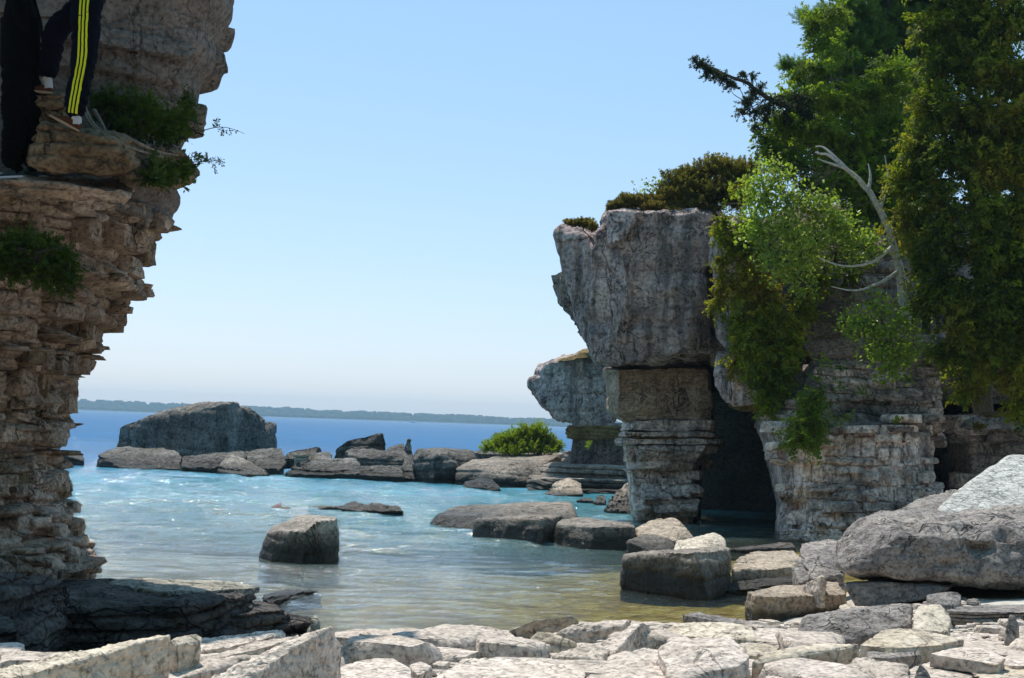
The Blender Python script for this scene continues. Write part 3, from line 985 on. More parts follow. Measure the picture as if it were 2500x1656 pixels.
for k in range(900):
    a = math.radians(RNG.uniform(104, 256))
    r0 = RNG.uniform(15, 70)
    z0 = float(np.interp(r0, rr_, hh_)) * min(1, max(0.02, min(math.degrees(a) - 98, 262 - math.degrees(a)) / 18))
    t, w = RNG.uniform(4, 9), RNG.uniform(1.0, 2.2)
    n = 7
    th = np.linspace(0, 6.283, n, endpoint=False)
    ring = lambda q, zz: np.stack([np.cos(th) * q * RNG.uniform(.7, 1.3, n), np.sin(th) * q * RNG.uniform(.7, 1.3, n), np.full(n, zz)], 1)
    P = np.concatenate([ring(w, 0.1 * t), ring(w * 0.8, 0.4 * t), ring(w * 0.45, 0.7 * t), ring(0.03, t)]) + np.array([math.sin(a) * r0, math.cos(a) * r0, z0 - 0.5])
    f = np.concatenate([np.stack([np.arange(n) + q * n, (np.arange(n) + 1) % n + q * n, (np.arange(n) + 1) % n + (q + 1) * n, np.arange(n) + (q + 1) * n], 1) for q in range(3)])
    L.append((P, f))
P, F = join_arrays(L)
tag(link('sky_blocking_forest', make_mesh('sky_blocking_forest', P, F), m_slope), 'unseen conifer forest added behind the beach to block sky light', 'forest', kind='stuff')

# ------------------------------------------------------------------ the right-hand sea stack, its neighbours and the cliff
rstack = empty('sea_stack', V(1620, 1280, 34.5))
tag(rstack, 'grey sea stack with a massive overhanging cap block beside a dark cave', 'sea stack')


def rsub(name, P, mat, **kw):
    return rock(name, P, mat, parent=kw.pop('parent', rstack), **kw)


# massive overhanging cap
rsub('cap_block', [(1452, 560, 34.4), (1480, 512, 34.6), (1570, 512, 34.2), (1735, 524, 34.0), (1740, 860, 34.2), (1682, 858, 33.9), (1530, 893, 34.0), (1452, 893, 34.5), (1420, 760, 34.6),
                   (1490, 500, 38.5), (1760, 500, 38.5), (1760, 900, 37.0), (1500, 899, 37.5)], M['cap'], N=72, k=70, amp=0.05, groove=0.11, strata=0.05, thick=1.3, seed=31, chips=14, chip_d=0.07)
rsub('cap_corner', [(1344, 566, 35.4), (1372, 546, 35.4), (1440, 578, 34.6), (1452, 600, 34.3), (1460, 893, 34.6), (1447, 893, 35.2), (1428, 838, 35.3), (1400, 770, 35.3), (1366, 645, 35.4),
                    (1372, 548, 38.0), (1470, 560, 38.2), (1470, 880, 37.5)], M['cap'], N=40, k=44, amp=0.05, groove=0.12, seed=32)
rsub('cap_slab', [(1345, 566, 35.3), (1372, 546, 35.3), (1418, 560, 34.9), (1440, 582, 34.5), (1370, 592, 35.2), (1352, 592, 35.3), (1375, 546, 37), (1445, 575, 37)], M['cap'], N=14, amp=0.05, seed=33)
rsub('cap_knob', [(1336, 660, 37.0), (1360, 655, 37.0), (1378, 668, 36.6), (1385, 720, 36.6), (1430, 840, 36.4), (1415, 815, 36.8), (1370, 720, 37), (1345, 695, 37), (1400, 690, 38)], M['upper'], N=16, amp=0.12, strata=0.05, thick=0.2, seed=34)
rsub('cap_rib', [(1492, 640, 34.3), (1520, 610, 34.1), (1530, 700, 33.85), (1520, 800, 33.85), (1500, 830, 34.0), (1488, 740, 34.2), (1540, 850, 34.0), (1510, 700, 34.8)], M['cap'], N=18, amp=0.12, groove=0.05, seed=35)
rsub('cap_rib', [(1478, 515, 34.3), (1545, 512, 34.0), (1560, 540, 34.0), (1520, 590, 33.95), (1480, 600, 34.15), (1500, 505, 35.5)], M['cap'], N=14, amp=0.07, seed=36)
rsub('cap_side', [(1724, 548, 33.6), (1762, 535, 33.5), (1830, 540, 33.4), (1850, 860, 33.0), (1790, 880, 33.0), (1745, 850, 33.4), (1734, 700, 33.6), (1760, 520, 37), (1860, 520, 37), (1860, 880, 36)], M['cap'], N=30, amp=0.05, groove=0.10, seed=37)
rsub('ceiling_slab', [(1470, 892, 34.6), (1690, 862, 34.35), (1745, 862, 34.5), (1480, 900, 37.5), (1750, 902, 37.5), (1700, 855, 36)], M['ochre'], N=14, amp=0.03, seed=38)
rsub('cap_side', [(1730, 830, 34.6), (1800, 830, 34.2), (1800, 900, 34.2), (1732, 895, 34.8), (1740, 830, 38), (1810, 830, 38), (1810, 900, 38)], M['neck'], N=14, amp=0.04, seed=61)
# hanging lobe on the cave's roof
rsub('hanging_block', [(1738, 865, 32.8), (1760, 858, 32.6), (1850, 868, 32.2), (1862, 990, 32.2), (1800, 1000, 32.4), (1775, 985, 32.6), (1745, 950, 32.8), (1736, 900, 32.9), (1760, 860, 36), (1870, 860, 36), (1870, 985, 34.5)], M['cap'], N=28, amp=0.06, groove=0.06, seed=39)
rsub('hanging_block', [(1772, 986, 32.7), (1862, 988, 32.3), (1865, 1004, 32.4), (1825, 1008, 32.6), (1790, 1000, 32.8), (1860, 990, 34.5), (1800, 990, 34.5)], M['ochre'], N=12, amp=0.05, seed=40)
# neck
rsub('neck_block', [(1502, 898, 34.9), (1735, 899, 34.9), (1740, 1026, 34.9), (1512, 1030, 34.9), (1474, 900, 36.6), (1484, 1024, 36.6), (1480, 900, 39), (1740, 900, 39), (1740, 1026, 39), (1490, 1024, 39)], M['neck'], N=44, k=60, amp=0.03, groove=0.04, strata=0.04, thick=0.5, seed=41)
# thin projecting beds under the neck
for k, (xl, xr, y0, y1, d) in enumerate(((1512, 1748, 1026, 1054, 34.75), (1506, 1752, 1055, 1067, 34.6), (1496, 1768, 1072, 1086, 34.45), (1515, 1760, 1064, 1074, 34.7), (1530, 1760, 1086, 1098, 34.75))):
    rsub('bed_slab', [(xl, y0 + 3, d + .8), (xl + 20, y0, d), (xr - 10, y0, d), (xr, y0 + 2, d + .3), (xl, y1 - 2, d + .8), (xl + 22, y1, d), (xr - 12, y1, d), (xr, y1, d + .4), (xl + 10, y0, d + 3), (xr, y0, d + 3), (xl + 10, y1, d + 3), (xr, y1, d + 3)],
         M['wall'] if k != 3 else M['ochre'], N=18, amp=0.05, strata=0.02, thick=0.1, seed=50 + k)
# pillar core behind its stones
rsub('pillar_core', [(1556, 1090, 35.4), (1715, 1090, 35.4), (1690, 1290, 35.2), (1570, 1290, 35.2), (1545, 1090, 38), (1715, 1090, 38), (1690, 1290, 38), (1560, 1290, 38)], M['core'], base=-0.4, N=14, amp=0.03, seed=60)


def stone_field(parent, y0, y1, lf, rf, df, row, wid, mats, seed, dpt=0.7, prot=0.035, tilt=0.0, turn_l=0.9, turn_r=0.0, limit=300, skip=0.0):
    """Courses of stones between two traced edges; df(u, py) gives the distance; the ends curl away from the viewer."""
    r = np.random.default_rng(seed)
    its = []
    y = y0
    while y < y1:
        h = r.uniform(*row)
        ym = y + h / 2
        xl, xr = lf(ym), rf(ym)
        x = xl + r.uniform(-6, 6)
        ro = r.normal(0, prot * 0.6)
        while x < xr:
            w = r.uniform(*wid) * (1.8 if r.random() < 0.15 else 1)
            if x + w > xr: w = max(xr - x, 10)
            xm = x + w / 2
            u = (xm - xl) / (xr - xl)
            d = df(u, ym)
            ed = np.clip((0.14 - u) / 0.14, 0, 1)
            er = np.clip((u - 0.86) / 0.14, 0, 1)
            d2 = d + ed ** 1.5 * turn_l + er ** 1.5 * turn_r
            if r.random() >= skip:
                c = V(xm, ym + tilt * (xm - (xl + xr) / 2), d2)
                pr = r.normal(0, prot) + ro - (0.15 if r.random() < 0.06 else 0)
                c = c + np.array([0, dpt / 2 - pr, 0])
                sc = d2 / FPX
                mat = mats[int(r.choice(len(mats), p=[0.8] + [0.2 / max(len(mats) - 1, 1)] * (len(mats) - 1)))] if len(mats) > 1 else mats[0]
                slope = (df(min(u + .02, 1), ym) - df(max(u - .02, 0), ym)) / (0.04 * (xr - xl) * sc)
                its.append((c, (w * sc * r.uniform(1.02, 1.16), dpt, h * sc * r.uniform(0.98, 1.35)), math.atan(slope) - ed * 0.7 + er * 0.5 * (turn_r > 0) + r.normal(0, 0.07), -ROLL + r.normal(0, 0.025), int(r.integers(16)), mat, w * h))
            x += w
        y += h * 0.98
    place_stones(parent, its, limit)


def wall_face(parent, y0, y1, lf, rf, df, mat, seed, bed=0.20, block=0.5, depth=0.07, turn_l=0.9, turn_r=0.0, nx=150, ny=120):
    """The solid bedded rock behind the loose stones, following the same curved face."""
    A = np.zeros((nx, ny, 3))
    ys = np.linspace(y0, y1, ny)
    us = np.linspace(0, 1, nx)
    for j, y in enumerate(ys):
        xl, xr = lf(y), rf(y)
        for i_, u in enumerate(us):
            ed, er = np.clip((0.14 - u) / 0.14, 0, 1), np.clip((u - 0.86) / 0.14, 0, 1)
            A[i_, j] = V(xl + u * (xr - xl), y, df(u, y) + ed ** 1.5 * turn_l + er ** 1.5 * turn_r)
    rel = bed_relief(A.reshape(-1, 3), bed, block, seed, depth).reshape(nx, ny)
    A[..., 1] += 0.03 - rel
    X, F = solid_sheet(A[:, ::-1], (0, 1.6, 0))
    o = link('wall_face', make_mesh('wall_face', X - np.array(parent.location), F, True, 40), mat, parent)
    o.matrix_parent_inverse = Matrix()


def lerp(pts):
    ys = [p[1] for p in pts]
    xs = [p[0] for p in pts]
    return lambda y: float(np.interp(y, ys, xs))


PL, PR = lerp([(1534, 1090), (1540, 1130), (1548, 1200), (1552, 1262), (1560, 1290)]), lerp([(1752, 1090), (1722, 1130), (1706, 1200), (1700, 1290)])
PD = lambda u, y: 34.7 + 0.25 * math.sin(y * 0.05) - 0.25 * (y - 1090) / 200
wall_face(rstack, 1088, 1300, PL, PR, PD, M['wall'], 171, bed=0.24, block=0.34, turn_r=1.6)
stone_field(rstack, 1092, 1292, PL, PR, PD, (7, 28), (14, 80), [M['wall']], 71, skip=0.45, turn_r=1.6)

# the cliff with the cave at its left end
cliff = empty('cliff', V(2120, 1300, 31.0))
tag(cliff, 'tall banded limestone cliff under cedars, white masonry-like courses beside the dark cave mouth', 'cliff')
crock = lambda *a, **k: rock(*a, parent=cliff, **k)
# main body behind everything, back of the cave, top under the trees
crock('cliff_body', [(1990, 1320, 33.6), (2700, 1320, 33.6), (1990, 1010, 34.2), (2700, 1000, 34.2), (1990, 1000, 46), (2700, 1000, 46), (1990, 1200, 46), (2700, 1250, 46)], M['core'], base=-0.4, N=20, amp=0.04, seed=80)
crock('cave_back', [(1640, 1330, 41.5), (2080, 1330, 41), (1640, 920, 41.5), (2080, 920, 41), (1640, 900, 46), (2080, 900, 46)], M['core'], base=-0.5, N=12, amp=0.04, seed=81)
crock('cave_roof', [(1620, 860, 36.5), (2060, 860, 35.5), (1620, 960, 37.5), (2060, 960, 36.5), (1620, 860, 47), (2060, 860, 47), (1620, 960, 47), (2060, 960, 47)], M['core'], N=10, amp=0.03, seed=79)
crock('upper_body', [(1800, 1000, 34.6), (1850, 900, 33.6), (2700, 1010, 34), (2700, 860, 33.6), (1780, 560, 35.0), (1900, 520, 36), (2300, 520, 36), (2700, 480, 37), (1780, 540, 50), (2700, 480, 50), (2700, 1000, 50), (1780, 960, 44)],
      M['upper'], N=44, amp=0.05, strata=0.12, thick=0.45, groove=0.12, seed=82)
crock('upper_block', [(1955, 800, 33.0), (1990, 740, 33.2), (2300, 760, 33.0), (2320, 900, 32.6), (1985, 930, 32.8), (1965, 880, 32.9), (2000, 740, 36), (2320, 750, 36), (2320, 900, 36)], M['upper'], N=34, amp=0.06, strata=0.09, thick=0.4, groove=0.08, seed=83)
crock('upper_block', [(1940, 700, 33.3), (2010, 640, 33.6), (2220, 640, 33.6), (2240, 790, 33.1), (1990, 800, 33.1), (2010, 640, 36), (2230, 640, 36)], M['upper'], N=24, amp=0.07, strata=0.08, thick=0.4, seed=84)
# layered upper part of the wall (set back, grey) and the white courses below
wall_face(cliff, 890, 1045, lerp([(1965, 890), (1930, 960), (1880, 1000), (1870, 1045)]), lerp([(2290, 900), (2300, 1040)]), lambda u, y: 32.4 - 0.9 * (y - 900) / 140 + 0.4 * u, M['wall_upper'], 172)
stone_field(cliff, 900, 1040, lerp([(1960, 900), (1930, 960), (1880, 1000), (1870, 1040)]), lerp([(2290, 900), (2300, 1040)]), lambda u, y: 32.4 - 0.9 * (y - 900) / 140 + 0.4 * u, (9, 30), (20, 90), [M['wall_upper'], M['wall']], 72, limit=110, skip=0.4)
crock('bed_slab', [(1985, 1052, 31.2), (2100, 1034, 31.0), (2275, 1034, 31.2), (2275, 1062, 31.2), (2000, 1076, 31.1), (2000, 1040, 33), (2280, 1034, 33)], M['upper'], N=20, amp=0.05, strata=0.02, thick=0.15, seed=85)
wall_face(cliff, 1038, 1334, lerp([(1872, 1040), (1893, 1085), (1912, 1170), (1930, 1240), (1925, 1325)]), lerp([(2290, 1040), (2280, 1110), (2288, 1200), (2300, 1325)]), lambda u, y: 31.2 - 0.7 * (y - 1040) / 280 - 0.5 * math.sin(u * 2.6) + 0.3 * u, M['wall'], 173, bed=0.26, block=0.34, depth=0.06, turn_l=1.2, turn_r=0.9, nx=200, ny=180)
stone_field(cliff, 1040, 1326, lerp([(1872, 1040), (1893, 1085), (1912, 1170), (1930, 1240), (1925, 1325)]), lerp([(2290, 1040), (2280, 1110), (2288, 1200), (2300, 1325)]),
            lambda u, y: 31.2 - 0.7 * (y - 1040) / 280 - 0.5 * math.sin(u * 2.6) + 0.3 * u, (9, 34), (16, 90), [M['wall']], 73, tilt=-0.02, turn_l=1.2, turn_r=0.9, limit=190, skip=0.45)
stone_field(cliff, 1012, 1092, lerp([(1880, 1010), (1890, 1092)]), lerp([(2294, 1010), (2286, 1092)]), lambda u, y: 31.15 - 0.5 * math.sin(u * 2.6) + 0.3 * u - 0.25 * (y - 1040) / 280, (9, 22), (20, 80), [M['upper'], M['wall']], 76, prot=0.06, turn_l=1.2, turn_r=0.9, limit=60, skip=0.5)
# recess and the darker wall to its right
wall_face(cliff, 1010, 1260, lerp([(2330, 1015), (2330, 1215)]), lerp([(2640, 1015), (2640, 1215)]), lambda u, y: 32.6 - 0.3 * (y - 1015) / 200, M['upper'], 174, bed=0.3, block=0.8, turn_l=0.8)
stone_field(cliff, 1015, 1215, lerp([(2330, 1015), (2330, 1215)]), lerp([(2640, 1015), (2640, 1215)]), lambda u, y: 32.6 - 0.3 * (y - 1015) / 200, (20, 44), (40, 110), [M['upper'], M['wall']], 74, limit=60, turn_l=0.8, skip=0.4)
crock('moss_ledge', [(2330, 1048, 32.2), (2370, 1020, 32.4), (2460, 1010, 32.4), (2640, 1012, 32.4), (2640, 1052, 32.0), (2400, 1052, 32.0), (2400, 1010, 34.5), (2640, 1005, 34.5)], M['upper'], N=16, amp=0.08, seed=86)
crock('moss_ledge', [(2270, 880, 32.6), (2290, 872, 32.6), (2350, 878, 32.4), (2345, 905, 32.4), (2270, 910, 32.6), (2300, 868, 34), (2350, 868, 34)], M['ochre'], N=12, amp=0.07, seed=87)

# the beak-shaped stack behind, on its thin stem
beak = empty('sea_stack', V(1440, 1100, 52.6))
tag(beak, 'smaller beak-shaped grey sea stack overhanging the bright green bush', 'sea stack')
bsub = lambda n, P, m, **k: rock(n, [(a, b, c * 1.17) for a, b, c in P], m, parent=beak, **k)
bsub('head_block', [(1284, 940, 44.6), (1312, 900, 44.6), (1378, 874, 44.2), (1432, 855, 44.4), (1520, 860, 44.5), (1520, 1036, 44.5), (1397, 1040, 44.0), (1355, 1026, 44.0), (1324, 980, 44.2), (1300, 958, 44.5), (1330, 890, 48), (1520, 860, 48), (1520, 1030, 48), (1350, 1020, 47)], M['cap'], N=44, k=50, amp=0.07, strata=0.05, thick=0.55, groove=0.08, seed=91)
bsub('brow_slab', [(1340, 885, 44.1), (1432, 857, 44.2), (1500, 860, 44.2), (1400, 880, 43.9), (1432, 850, 46), (1500, 850, 46)], M['ochre'], N=12, amp=0.08, seed=92)
bsub('bed_slab', [(1395, 1034, 44.2), (1525, 1034, 44.2), (1525, 1046, 44.2), (1400, 1046, 44.3), (1400, 1034, 47), (1525, 1034, 47)], M['cap'], N=12, amp=0.06, seed=93)
bsub('bed_slab', [(1380, 1048, 44.3), (1392, 1038, 44.2), (1526, 1040, 44.2), (1526, 1076, 44.2), (1384, 1074, 44.3), (1390, 1050, 47), (1526, 1050, 47), (1526, 1070, 47)], M['ochre'], N=16, amp=0.06, strata=0.04, thick=0.14, seed=94)
bsub('stem', [(1394, 1066, 44.5), (1530, 1066, 44.5), (1530, 1110, 44.5), (1388, 1110, 44.5), (1405, 1068, 46.5), (1530, 1068, 46.5)], M['upper'], base=0.4, N=12, amp=0.05, seed=95)

# ------------------------------------------------------------------ rocks of the far ledge
def far(label, P, seed, mat='far_rock', N=16, base=-0.4, **kw):
    N = int(N * 1.4)
    kw.setdefault('amp', 0.065)
    kw.setdefault('k', 70)
    kw.setdefault('chips', 8)
    kw.setdefault('chip_d', 0.08)
    kw.setdefault('strata', 0.05)
    kw.setdefault('thick', 0.35)
    return rock(kw.pop('name', 'rock'), P, M[mat], label=label, base=base, seed=seed, N=N, **kw)


GF = 'rocks of the far ledge'
far('low dark wave-washed rock just behind the foot of the tan sea stack', [(120, 1130, 58), (150, 1106, 58), (175, 1098, 59), (200, 1108, 58.5), (207, 1128, 57.5)], 1)
far('long low dark rock in front of the huge block of the far ledge', [(232, 1138, 57), (238, 1110, 57), (272, 1092, 58), (400, 1094, 58.5), (440, 1104, 57.5), (446, 1143, 55.6), (350, 1146, 55.4), (300, 1146, 55.6)], 2, N=22, strata=0.06)
big = empty('boulder', V(480, 1100, 59.5))
tag(big, 'huge angular grey block towering over the far ledge', 'boulder')
for k, P in enumerate(([(282, 1095, 60.4), (288, 1042, 60.4), (345, 1020, 60), (410, 1001, 59.8), (482, 987, 59.2), (530, 980, 58.8), (578, 979, 59.4), (598, 1000, 60.2), (604, 1100, 60), (550, 990, 58.0), (553, 1106, 57.6), (470, 984, 63), (585, 984, 63)],
                        [(560, 986, 59.6), (618, 999, 60.4), (646, 1024, 60.8), (650, 1100, 60.6), (570, 1104, 58.8), (600, 992, 63), (645, 1024, 63)],
                        [(630, 1030, 61.6), (655, 1028, 62), (677, 1034, 62.2), (673, 1100, 62), (632, 1102, 60.8), (660, 1030, 64)])):
    rock('block', P, M['far_rock'], parent=big, base=-0.4, N=(46, 26, 18)[k], k=110, amp=0.025, strata=0.05, thick=0.8, groove=0.10, chips=3, chip_d=0.04, seed=300 + k)
far('flat sloping slab beside the triangular rock of the far ledge', [(440, 1140, 55.2), (445, 1113, 56), (600, 1101, 56.5), (602, 1115, 55), (520, 1145, 54.6)], 5, N=18)
far('triangular pale grey rock at the water in front of the huge block', [(523, 1151, 54), (558, 1108, 54.6), (600, 1120, 54), (662, 1158, 53), (600, 1160, 52.8)], 6, mat='shore', amp=0.05)
far('rounded grey rock right of the huge block', [(590, 1142, 55), (597, 1102, 56.5), (640, 1094, 57), (690, 1096, 57), (700, 1130, 55), (680, 1150, 54.5)], 7)
far('tilted thin slab pointing at the lake behind the far ledge', [(690, 1118, 56), (700, 1104, 56.5), (785, 1088, 57), (790, 1105, 57), (760, 1122, 56)], 8, N=14, base=0.2, strata=0.06, thick=0.2)
far('small tan block wedged among the grey far ledge rocks', [(718, 1122, 54.8), (722, 1103, 55), (756, 1106, 55), (752, 1122, 54.8)], 9, mat='shore_pale', N=8, base=0.2)
far('sloping grey rock leaning against the tilted slab', [(745, 1138, 54.6), (765, 1104, 55.4), (805, 1100, 56), (820, 1128, 55), (800, 1140, 54.3)], 10, N=14)
far('low shelf of stepped dark rock at the water in the middle of the far ledge', [(695, 1156, 53.6), (715, 1128, 54), (800, 1122, 54.4), (875, 1118, 55), (885, 1156, 53.0), (760, 1158, 53.2)], 11, N=22, strata=0.12, thick=0.3)
far('long rectangular block lying behind the stepped shelf', [(846, 1100, 56), (860, 1096, 56.6), (985, 1098, 57), (1000, 1112, 55.8), (1000, 1136, 55.4), (850, 1132, 55.2), (850, 1108, 55.4)], 12, N=18)
far('dark block at the waterline under the long rectangular one', [(862, 1160, 53), (872, 1137, 53.4), (985, 1136, 53.6), (986, 1166, 52.6)], 13, N=16)
far('dark slanting boulder rising behind the far ledge against the blue lake', [(815, 1112, 57.2), (818, 1097, 57.2), (848, 1077, 57.2), (890, 1066, 57.4), (937, 1055, 57.6), (943, 1095, 57.6), (880, 1108, 56.8)], 14, N=18, amp=0.06, name='boulder', cat='boulder')
far('small wedge of rock behind the long rectangular block', [(940, 1112, 57), (952, 1090, 58), (985, 1080, 58), (992, 1104, 57.5)], 15, N=10, base=0.3)
far('narrow upright splinter of rock on the far ledge', [(980, 1108, 57.0), (996, 1068, 57.4), (1002, 1070, 57.4), (1008, 1104, 57.0)], 16, N=10, base=0.3, amp=0.04)
far('rough mottled corner block split from the big cube', [(982, 1168, 53), (985, 1110, 54), (1010, 1104, 54.4), (1014, 1168, 52.8)], 17, N=12)
far('big cube-shaped block standing in the water of the far ledge', [(1010, 1168, 53), (1012, 1098, 53.8), (1060, 1172, 52), (1058, 1104, 52.3), (1165, 1108, 54.5), (1165, 1172, 53), (1150, 1094, 57), (1020, 1090, 56)], 18, N=24, k=40, amp=0.05)
far('huge tilted slab with a broad sunlit top on the far ledge', [(1109, 1168, 52), (1109, 1141, 52.3), (1122, 1131, 53), (1205, 1152, 51.5), (1205, 1176, 51.2), (1345, 1122, 52.6), (1330, 1174, 51.6), (1240, 1107, 57), (1385, 1106, 57)], 19, N=26, k=44, amp=0.03, mat='shore')
far('thin flat rocks behind the tilted slab beside the green bush', [(1150, 1108, 58), (1160, 1098, 59), (1370, 1100, 59), (1400, 1108, 57.5)], 20, N=14, base=0.3, strata=0.05, thick=0.15)
for k, (xl, d, z0, z1, lab) in enumerate(((1402, 48.3, -0.3, 0.13, 'lowest thin terrace beds awash at the waterline'), (1302, 49.4, -0.3, 0.43, 'third terrace step of grey rock near the water'), (1332, 51.0, 0.1, 0.86, 'second terrace step of grey rock below the beak-shaped stack'), (1392, 53.0, 0.3, 1.27, 'topmost terrace step under the stem of the beak-shaped stack'))):
    X_ = lambda px_, dd: (px_ - 1250) / FPX * dd
    P = [(X_(xl, d) + 0.2, d + 0.6, z1 - 0.1), (X_(xl, d) + 0.9, d, z1), (X_(1420, d), d - 0.25, z1), (X_(1570, d), d - 0.2, z1), (X_(xl, d), d + 2.5, z1), (X_(1570, d), d + 4, z1 + 0.05),
         (X_(xl, d) - 0.2, d + 0.5, z0), (X_(xl, d) + 0.8, d - 0.1, z0), (X_(1570, d), d - 0.3, z0), (X_(xl, d), d + 2.5, z0), (X_(1570, d), d + 4, z0)]
    rock('rock_terrace', P, M['shore'] if k else M['far_rock'], label=lab, cat='rock', px=False, N=34, k=90, amp=0.035, strata=0.07, thick=0.17, chips=3, chip_d=0.05, seed=340 + k)
far('wedge-shaped sunlit boulder in front of the terrace steps', [(1323, 1207, 46.8), (1350, 1180, 47.2), (1388, 1163, 47.6), (1420, 1180, 47.6), (1428, 1206, 46.2), (1380, 1210, 46)], 25, N=18, mat='shore_pale', name='boulder', cat='boulder')
far('low wet rock in the water off the tilted slab', [(1126, 1189, 48.8), (1136, 1175, 49.3), (1170, 1167, 49.6), (1205, 1172, 49.6), (1222, 1191, 48.2)], 26, N=14, strata=0.05, thick=0.15)
far('striped grey boulder leaning at the foot of the cave pillar', [(1470, 1246, 38.4), (1478, 1222, 38.6), (1500, 1200, 38.8), (1535, 1174, 39.2), (1552, 1200, 38.6), (1556, 1254, 37.8), (1510, 1252, 37.8)], 27, N=20, mat='shore', name='boulder', cat='boulder', groove=0.06)
far('flat dark stone awash beside the striped boulder', [(1405, 1222, 42.5), (1420, 1214, 42.8), (1445, 1216, 42.6), (1452, 1224, 42)], 28, mat='wet_rock', N=8)
far('small brown stone awash next to the striped boulder', [(1448, 1226, 41.8), (1455, 1212, 42), (1475, 1206, 42), (1482, 1226, 41.4)], 29, mat='shore', N=10)
far('thin dark reef tongue awash in the middle of the bay', [(748, 1238, 35.7), (780, 1234, 35.9), (850, 1235, 35.7), (850, 1242, 35.1), (790, 1241, 35.3)], 30, mat='wet_rock', N=16, amp=0.12)
far('humped dark reef rock with two bumps in the middle of the bay', [(832, 1243, 35.1), (842, 1229, 35.3), (852, 1224, 35.5), (872, 1226, 35.5), (890, 1234, 35.3), (930, 1247, 34.5), (860, 1246, 34.7)], 31, mat='wet_rock', N=16, amp=0.1)
far('flat dark reef rock with a pointed crest in the middle of the bay', [(880, 1246, 34.7), (905, 1225, 35.1), (925, 1231, 35.1), (955, 1240, 34.9), (972, 1234, 34.9), (988, 1247, 34.3), (930, 1249, 34.3)], 32, mat='wet_rock', N=16, amp=0.1)
far('tiny pointed dark stone awash left of the reef', [(658, 1240, 35.1), (680, 1229, 35.3), (687, 1227, 35.3), (690, 1241, 34.9)], 33, mat='wet_rock', N=10)
far('tiny rounded dark stone touching the pointed one', [(684, 1243, 34.7), (698, 1236, 34.9), (706, 1240, 34.9), (707, 1244, 34.5)], 34, mat='wet_rock', N=8)

# ------------------------------------------------------------------ boulders of the bay
def bay(label, P, seed, mat='shore', N=20, base=-0.35, **kw):
    kw.setdefault('amp', 0.05)
    kw['k'] = 70
    kw.setdefault('chips', 7)
    kw.setdefault('chip_d', 0.07)
    N = int(N * 1.25)
    return rock(kw.pop('name', 'boulder'), P, M[mat], label=label, cat=kw.pop('cat', 'boulder'), base=base, seed=seed, N=N, **kw)


lone = empty('boulder', V(730, 1366, 22.6))
tag(lone, 'lone wedge-topped boulder standing free in the bay', 'boulder')
for k, P in enumerate(([(632, 1359, 22.9), (660, 1363, 22.6), (740, 1368, 22.3), (650, 1303, 22.9), (665, 1298, 22.75), (712, 1296, 22.45), (742, 1300, 22.35), (663, 1286, 23.8), (732, 1258, 24.2), (772, 1256, 24.2)],
                        [(728, 1368, 22.35), (790, 1364, 22.5), (829, 1356, 23.0), (738, 1302, 22.4), (776, 1271, 22.5), (822, 1266, 22.8), (762, 1256, 24.2), (820, 1262, 24.0)])):
    rock('block', P, M['shore'], parent=lone, base=-0.35, N=26, k=90, amp=0.035, chips=4, chip_d=0.05, strata=0.01, thick=0.2, seed=320 + k)
bay('long whale-backed rock lying behind the blocks of the bay', [(1046, 1279, 31.4), (1150, 1291, 30.4), (1062, 1258, 31.6), (1095, 1240, 32.6), (1240, 1227, 33.2), (1390, 1223, 33.6), (1408, 1240, 32.4), (1412, 1265, 31.0), (1190, 1262, 30.6), (1260, 1240, 31.4), (1390, 1235, 31.8)], 102, N=30, k=30, amp=0.03)
bay('oblong grey block in the water in front of the whale-backed rock', [(1149, 1307, 28.6), (1250, 1319, 28), (1350, 1327, 27.4), (1156, 1270, 28.7), (1300, 1259, 28.2), (1352, 1264, 27.6), (1165, 1262, 29.6), (1375, 1257, 29.4), (1325, 1326, 27.2), (1325, 1266, 27.3)], 103, N=26, k=46, amp=0.04)
bay('rough-faced square block standing against the oblong block', [(1354, 1327, 27.3), (1450, 1340, 26.4), (1555, 1336, 26.5), (1355, 1277, 27.4), (1450, 1287, 26.5), (1553, 1284, 26.6), (1390, 1263, 28.6), (1540, 1276, 28.2)], 104, N=24, k=44, amp=0.05)
bay('pinkish slab with a lit sloping top at the foot of the cave pillar', [(1548, 1292, 27.6), (1556, 1286, 27.2), (1600, 1268, 28.2), (1636, 1258, 28.8), (1660, 1270, 28.4), (1692, 1312, 27.4), (1650, 1322, 26.4), (1560, 1322, 26.2)], 105, mat='shore_pale', N=24)
bay('low ragged grey rock behind the big rectangular block', [(1530, 1350, 25), (1530, 1318, 25), (1575, 1303, 25.8), (1605, 1302, 25.8), (1640, 1314, 25.3), (1655, 1346, 24.6), (1600, 1350, 24.4)], 106, N=22, strata=0.02)
bay('pale yellowish ridge-topped stone on the big rectangular block', [(1642, 1346, 23.6), (1648, 1320, 24.0), (1745, 1299, 24.4), (1772, 1311, 24.2), (1774, 1346, 23.6), (1732, 1346, 23.2), (1700, 1342, 23.0)], 107, mat='beach_cream', N=20, amp=0.03, base=-0.3)
bay('big rectangular grey block in the golden shallows', [(1516, 1355, 20.3), (1698, 1346, 19.5), (1786, 1340, 20.2), (1519, 1434, 20.3), (1642, 1453, 19.6), (1728, 1453, 19.3), (1790, 1422, 20.4), (1545, 1348, 21.4), (1770, 1334, 21.5)], 108, N=32, k=50, amp=0.035, strata=0.015, thick=0.25)

